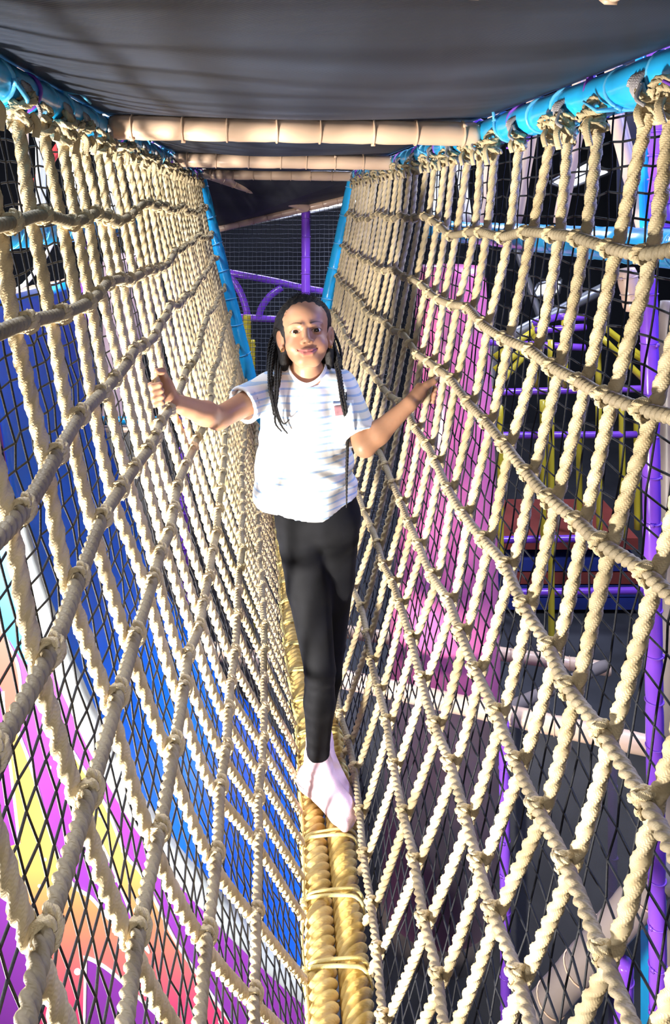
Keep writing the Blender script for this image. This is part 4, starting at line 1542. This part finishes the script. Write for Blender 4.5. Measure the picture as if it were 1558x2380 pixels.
def shirt_material():
    m, nt, b = nodes('striped_cotton')
    tc = N(nt, 'ShaderNodeTexCoord')
    nz = N(nt, 'ShaderNodeTexNoise')
    nz.inputs['Scale'].default_value = 9
    nt.links.new(tc.outputs['Object'], nz.inputs['Vector'])
    sp = N(nt, 'ShaderNodeSeparateXYZ')
    nt.links.new(tc.outputs['Object'], sp.inputs[0])

    def mth(op, a, c):
        n = N(nt, 'ShaderNodeMath', operation=op)
        for i, x in enumerate((a, c)):
            if isinstance(x, (int, float)):
                n.inputs[i].default_value = x
            else:
                nt.links.new(x, n.inputs[i])
        return n.outputs[0]
    z = mth('ADD', sp.outputs[2], mth('MULTIPLY', nz.outputs['Fac'], 0.008))
    fr = mth('FRACT', mth('DIVIDE', z, 0.0162), 0)
    st = mth('LESS_THAN', fr, 0.27)
    n2 = N(nt, 'ShaderNodeTexNoise')
    n2.inputs['Scale'].default_value = 120
    nt.links.new(tc.outputs['Object'], n2.inputs['Vector'])
    st = mth('MULTIPLY', st, mth('ADD', mth('MULTIPLY', n2.outputs['Fac'], 0.6), 0.55))
    mx = N(nt, 'ShaderNodeMix', data_type='RGBA')
    nt.links.new(st, mx.inputs['Factor'])
    mx.inputs[6].default_value = (0.84, 0.84, 0.86, 1)
    mx.inputs[7].default_value = (0.38, 0.56, 0.84, 1)
    nt.links.new(mx.outputs[2], b.inputs['Base Color'])
    b.inputs['Roughness'].default_value = 0.85
    b.inputs['Specular IOR Level'].default_value = 0.2
    w = N(nt, 'ShaderNodeTexNoise')
    w.inputs['Scale'].default_value = 45
    w.inputs['Detail'].default_value = 6
    nt.links.new(tc.outputs['Object'], w.inputs['Vector'])
    bp = N(nt, 'ShaderNodeBump')
    bp.inputs['Strength'].default_value = 0.25
    bp.inputs['Distance'].default_value = 0.004
    nt.links.new(w.outputs['Fac'], bp.inputs['Height'])
    nt.links.new(bp.outputs['Normal'], b.inputs['Normal'])
    return m


sm = shirt_material()
shirt = put('t_shirt', V, Fq, sm, person)
shirt['label'] = 'white t-shirt with thin pale blue stripes'
M['collar'] = material('white_rib_knit', (0.84, 0.84, 0.86), 0.85, 0.03, 40, 0.3, 300)
# ribbed collar
cp = []
for a in np.linspace(0, 2 * math.pi, 49):
    x, y = math.cos(a), math.sin(a)
    cp.append(NECK + np.array([-0.001 + 0.0475 * x, -0.004 + 0.0455 * y, 0.008 + 0.016 * max(y, -0.2) - 0.030 * max(-y, 0) ** 1.5 + 0.005 * abs(x)]))
th = np.arange(12) / 12 * 2 * math.pi
V, Fq, uv = tube_data(np.array(cp), 1.0, 12, caps=False, prof=0.0095 * 0.0034 / np.sqrt((0.0034 * np.cos(th)) ** 2 + (0.0095 * np.sin(th)) ** 2))
put('collar', V, Fq, M['collar'], shirt, uv)


def drape(px, name, mat, parent, off=0.003, nx=8, nz=8):
    """small patch laid on the shirt front: corner pixels tl, tr, br, bl"""
    bvh = drape.bvh
    P = []
    for j in range(nz + 1):
        for i in range(nx + 1):
            u, v = i / nx, j / nz
            x = (px[0][0] * (1 - u) + px[1][0] * u) * (1 - v) + (px[3][0] * (1 - u) + px[2][0] * u) * v
            y = (px[0][1] * (1 - u) + px[1][1] * u) * (1 - v) + (px[3][1] * (1 - u) + px[2][1] * u) * v
            o = Vector(L(x, y, 1.2))
            dr = (Vector(L(x, y, 1.3)) - o).normalized()
            hit = bvh.ray_cast(o, dr, 3.0)
            P.append(hit[0] - dr * off if hit[0] is not None else Vector(L(x, y, 1.83)))
    Ff = [(j * (nx + 1) + i, j * (nx + 1) + i + 1, (j + 1) * (nx + 1) + i + 1, (j + 1) * (nx + 1) + i) for j in range(nz) for i in range(nx)]
    o = put(name, P, Ff, mat, parent)
    s2 = o.modifiers.new('thickness', 'SOLIDIFY')
    s2.thickness = 0.0016
    return o


from mathutils.bvhtree import BVHTree
drape.bvh = BVHTree.FromPolygons([tuple(v) for v in np.array([tuple(v.co) for v in shirt.data.vertices])], [tuple(p.vertices) for p in shirt.data.polygons])
drape([(770, 938), (822, 930), (826, 1002), (776, 1004)], 'chest_pocket', sm, shirt)
M['patch'] = material('dusty_pink_patch', (0.26, 0.12, 0.14), 0.8, 0.15, 60)
o = drape([(777, 944), (800, 941), (802, 964), (780, 967)], 'pocket_patch', M['patch'], shirt, 0.0055, 4, 4)
o['label'] = 'small dusty pink patch on the pocket'

# ---- leggings
xs = axis(-0.20, 0.11, 0.0042, [])
ys = axis(-0.10, 0.22, 0.0046, [])
zs = axis(0.07, 0.80, 0.005, [])
Gf = Field(xs, ys, zs)
Gf.cone(PELVIS + [-0.040, 0, 0.02], PELVIS + [0.040, 0, 0.02], 0.0735, 0.0735)
Gf.cone(PELVIS + [-0.038, 0, 0.10], PELVIS + [0.034, 0, 0.10], 0.068, 0.068, 0.02)
for sx in (-1, 1):
    k, a, h = KNEE[sx], ANK[sx], HIP[sx]
    Gf.cone(h, h + (k - h) * 0.4, 0.0640, 0.0560, 0.012)
    Gf.cone(h + (k - h) * 0.4, k, 0.0560, 0.0390, 0.012)
    Gf.cone(k, a + (k - a) * 0.66, 0.0385, 0.0395, 0.010)
    Gf.cone(a + (k - a) * 0.66, a + (k - a) * 0.15, 0.0395, 0.0292, 0.010)
    Gf.cone(a + (k - a) * 0.15, a + np.array([0, 0, -0.02]), 0.0292, 0.0290, 0.006)
X, Y, Z = [a[:, None, None] if i == 0 else a[None, :, None] if i == 1 else a[None, None, :] for i, a in enumerate(Gf.ax)]
wr = 0.0016 * np.sin(240 * Z + 30 * X + 2 * np.sin(60 * X)) * np.exp(-((Z - 0.315) / 0.03) ** 2)
wr = wr + 0.0016 * np.sin(170 * Z - 50 * X) * np.exp(-((Z - 0.635) / 0.035) ** 2)
wr = wr + 0.0010 * np.sin(300 * Z) * np.exp(-((Z - 0.105) / 0.02) ** 2)
Gf.d = np.maximum(Gf.d + wr, 0.098 - Z - 0 * X).astype(np.float32)
V, Fq = Gf.mesh()
V = relax(V, Fq, 3, 0.5)
M['leggings'] = material('black_cotton_jersey', (0.0065, 0.0068, 0.009), 0.8, 0.15, 30, 0.15, 500, sheen=0.03, spec=0.15)
o = put('leggings', V, Fq, M['leggings'], person)
o['label'] = 'plain black leggings'

# ---- socks
M['sock'] = material('pink_sock_knit', (0.90, 0.64, 0.72), 0.85, 0.05, 25, 0.4, 420, spec=0.2)
for sx in (-1, 1):
    t, h, a = TOE[sx], HEEL[sx], ANK[sx]
    lo = np.minimum(np.minimum(t, h), a) - 0.06
    hi = np.maximum(np.maximum(t, h), a) + 0.06
    K = Field(axis(lo[0], hi[0], 0.003, []), axis(lo[1], hi[1], 0.003, []), axis(-0.01, 0.14, 0.003, []))
    fd = (t - h) / np.linalg.norm(t - h)
    sd = np.array([fd[1], -fd[0], 0.0])
    sd /= np.linalg.norm(sd)
    ball = t - fd * 0.045
    K.cone(a + np.array([0, 0, 0.035]), a - np.array([0, 0, 0.01]), 0.0270, 0.0270)
    K.cone(a - np.array([0, 0, 0.005]), h, 0.0270, 0.0265, 0.02)
    K.cone(h, ball + sd * 0.008, 0.0265, 0.0235, 0.02)
    K.cone(h, ball - sd * 0.010, 0.0265, 0.0230, 0.02)
    K.cone(a, ball + np.array([0, 0, 0.004]), 0.0260, 0.0225, 0.03)
    for q, (off, ln, r) in enumerate([(-0.020, 0.034, 0.0135), (-0.007, 0.036, 0.0105), (0.004, 0.033, 0.010), (0.014, 0.028, 0.0095), (0.022, 0.020, 0.009)]):
        b0 = ball + sd * off * (1 if sx > 0 else -1)
        K.cone(b0, b0 + fd * ln + np.array([0, 0, -0.004]), 0.016, r, 0.007)
    Z = K.ax[2][None, None, :]
    X = K.ax[0][:, None, None]
    Y = K.ax[1][None, :, None]
    K.d = (K.d + 0.0012 * np.sin(420 * Z + 20 * X) * np.exp(-((Z - 0.085) / 0.02) ** 2)).astype(np.float32)
    K.d = np.maximum(K.d, 0.001 - Z - 0 * X - 0 * Y).astype(np.float32)
    V, Fq = K.mesh()
    V = relax(V, Fq, 2, 0.5)
    o = put('sock', V, Fq, M['sock'], person)
    o['label'] = 'pale pink sock'

# ---- hair
xs = axis(-0.19, 0.04, 0.0026, [])
ys = axis(-0.11, 0.14, 0.0028, [])
zs = axis(1.06, 1.31, 0.0026, [])
Hf = Field(xs, ys, zs)
Hf.s = HS
Hf.ell(H(0, 0.018, 0.0325), (0.0735, 0.0885, 0.0715), R=HR)
Hf.ell(H(-0.012, 0.030, 0.010), (0.074, 0.070, 0.070), 0.015, R=HR)
Hf.ell(H(0, 0.056, -0.035), (0.058, 0.040, 0.070), 0.02, R=HR)
for sx in (-1, 1):
    Hf.ell(H(sx * 0.060, 0.042, -0.045), (0.016, 0.030, 0.055), 0.012, R=HR)
Hf.ell(H(0, -0.098, -0.012), (0.0765, 0.0800, 0.0850), 0.005, 'sub', R=HR)
Hf.ell(H(0, -0.020, -0.085), (0.066, 0.045, 0.055), 0.005, 'sub', R=HR)
for sx in (-1, 1):
    Hf.ell(H(sx * 0.080, -0.004, -0.014), (0.024, 0.022, 0.034), 0.004, 'sub', R=HR)
X, Y, Z = [a[:, None, None] if i == 0 else a[None, :, None] if i == 1 else a[None, None, :] for i, a in enumerate(Hf.ax)]
rows = 0.0006 * np.sin(330 * (X + 0.0755) + 3 * np.sin(40 * Z)) + 0.0003 * np.sin(420 * Z + 300 * Y + 150 * X) + 0.0003 * np.sin(510 * X - 380 * Z)
Hf.d = (Hf.d + rows).astype(np.float32)
V, Fq = Hf.mesh()
V = relax(V, Fq, 1, 0.4)
M['hair'] = material('black_hair', (0.010, 0.008, 0.008), 0.5, 0.3, 300, 0.8, 700, spec=0.4, bdist=0.002)
hair = put('hair', V, Fq, M['hair'], person)
hair['label'] = 'black hair in rows drawn back from the forehead'
# loose frizz at the hairline
m = MB()
rs = np.random.RandomState(4)
for k in range(420):
    a = rs.uniform(-2.6, -0.5) if k % 3 else rs.uniform(-2.6, -1.9)
    ph = rs.uniform(0.2, 1.5)
    base = H(0.073 * math.cos(a) * math.cos(ph) * (1 if a > -1.57 else 1), 0.018 + 0.088 * math.sin(a) * math.cos(ph), 0.0325 + 0.0715 * math.sin(ph))
    nrm = base - H(0, 0.018, 0.03)
    nrm /= np.linalg.norm(nrm)
    if ((base - HEAD) @ HR)[1] < -0.045:
        continue
    t = rs.normal(size=3)
    t = t - nrm * (t @ nrm)
    t /= np.linalg.norm(t)
    ln = rs.uniform(0.003, 0.009)
    P = [base - nrm * 0.001, base + nrm * ln * 0.5 + t * ln * 0.2, base + nrm * ln * 0.8 + t * ln * 0.7]
    m.tube(smooth_path(P, 3), [0.00035] * 7, 3, caps=False)
fz = m.build('frizz', M['hair'], hair)
fz['kind'] = 'stuff'

# braids: two thin tresses plaited, falling from behind the ears over the shoulders
def braid(pts, r=0.0042, seed=0):
    P = smooth_path(pts, 10)
    P, s = resample(P, 0.003)
    rr = np.interp(s / s[-1], [0, 0.75, 1], [1, 0.85, 0.35]) * r * (1 + 0.16 * np.abs(np.sin(s * math.pi / 0.0085)))
    V, Fq, uv = tube_data(P, rr, 12, twist=2 * math.pi * s / 0.026, prof=LOBE3)
    return put('braid', V, Fq, M['hair'], hair, uv)


bl = [
    [(648, 770, 1.95), (636, 820, 1.94), (631, 870, 1.90), (634, 925, 1.855), (642, 960, 1.84), (655, 990, 1.835), (669, 1008, 1.835)],
    [(652, 780, 1.95), (642, 830, 1.94), (641, 880, 1.885), (640, 930, 1.852), (648, 965, 1.838), (660, 985, 1.834), (673, 975, 1.832)],
    [(655, 790, 1.95), (648, 840, 1.93), (647, 885, 1.872), (645, 920, 1.855), (640, 960, 1.842), (641, 985, 1.838), (655, 1003, 1.836)],
    [(645, 770, 1.97), (630, 820, 1.96), (626, 860, 1.92), (627, 900, 1.872), (633, 940, 1.852), (636, 965, 1.845)],
    [(650, 800, 1.96), (640, 845, 1.95), (637, 880, 1.90), (634, 905, 1.866)],
    [(660, 800, 1.96), (655, 840, 1.94), (652, 870, 1.885), (650, 900, 1.862)],
    [(642, 760, 1.98), (627, 800, 1.97), (623, 850, 1.95), (624, 880, 1.905)],
    [(664, 812, 1.96), (662, 838, 1.955), (661, 856, 1.945)],
    [(768, 770, 1.95), (778, 815, 1.95), (786, 860, 1.92), (793, 905, 1.878), (800, 950, 1.862), (812, 985, 1.856), (838, 1014, 1.852)],
    [(770, 780, 1.95), (784, 830, 1.94), (792, 875, 1.905), (799, 920, 1.868), (806, 965, 1.852), (808, 1030, 1.845), (806, 1100, 1.845), (806, 1180, 1.845)],
    [(766, 790, 1.96), (776, 830, 1.95), (786, 875, 1.905), (794, 930, 1.862), (803, 975, 1.852), (808, 1010, 1.848)],
    [(772, 790, 1.97), (788, 830, 1.96), (798, 870, 1.935), (803, 900, 1.90), (806, 930, 1.872)],
    [(764, 800, 1.97), (768, 840, 1.965), (770, 868, 1.955), (771, 885, 1.95)],
    [(760, 805, 1.97), (762, 840, 1.965), (763, 875, 1.96)],
    [(770, 800, 1.985), (779, 840, 1.98), (783, 875, 1.965)],
    [(640, 830, 1.985), (645, 860, 1.98), (652, 872, 1.972)],
]
rb = np.random.RandomState(9)
for k in range(11):
    x = 628 + 3.6 * k + rb.uniform(-2, 2)
    y0 = 770 + rb.uniform(-10, 20)
    bl.append([(640 + 1.6 * k, y0, 1.985), (x + 2, y0 + 45, 1.99), (x, 868 + rb.uniform(-6, 12), 1.985 - 0.002 * k)])
for k in range(12):
    x = 756 + 3.4 * k + rb.uniform(-2, 2)
    y0 = 765 + rb.uniform(-10, 20)
    bl.append([(757 + 1.2 * k, y0, 1.985), (x - 2, y0 + 50, 1.99), (x, 872 + rb.uniform(-8, 10), 1.985)])
for k, p in enumerate(bl):
    braid([L(x, y, d) for x, y, d in p], 0.0040 if k % 3 else 0.0045, k)
# earrings
M['gold'] = material('gold_stud', (0.85, 0.6, 0.2), 0.2, 0.02, metal=1.0)
for sx in (-1, 1):
    a = np.linspace(0, 2 * math.pi, 15)
    c = H(sx * 0.0672, -0.010, -0.043)
    V, Fq, uv = tube_data(np.stack([c[0] + 0 * a, c[1] + 0.0032 * np.cos(a), c[2] + 0.0032 * np.sin(a)], 1), 0.0012, 8, caps=False)
    put('earring', V, Fq, M['gold'], person, uv)
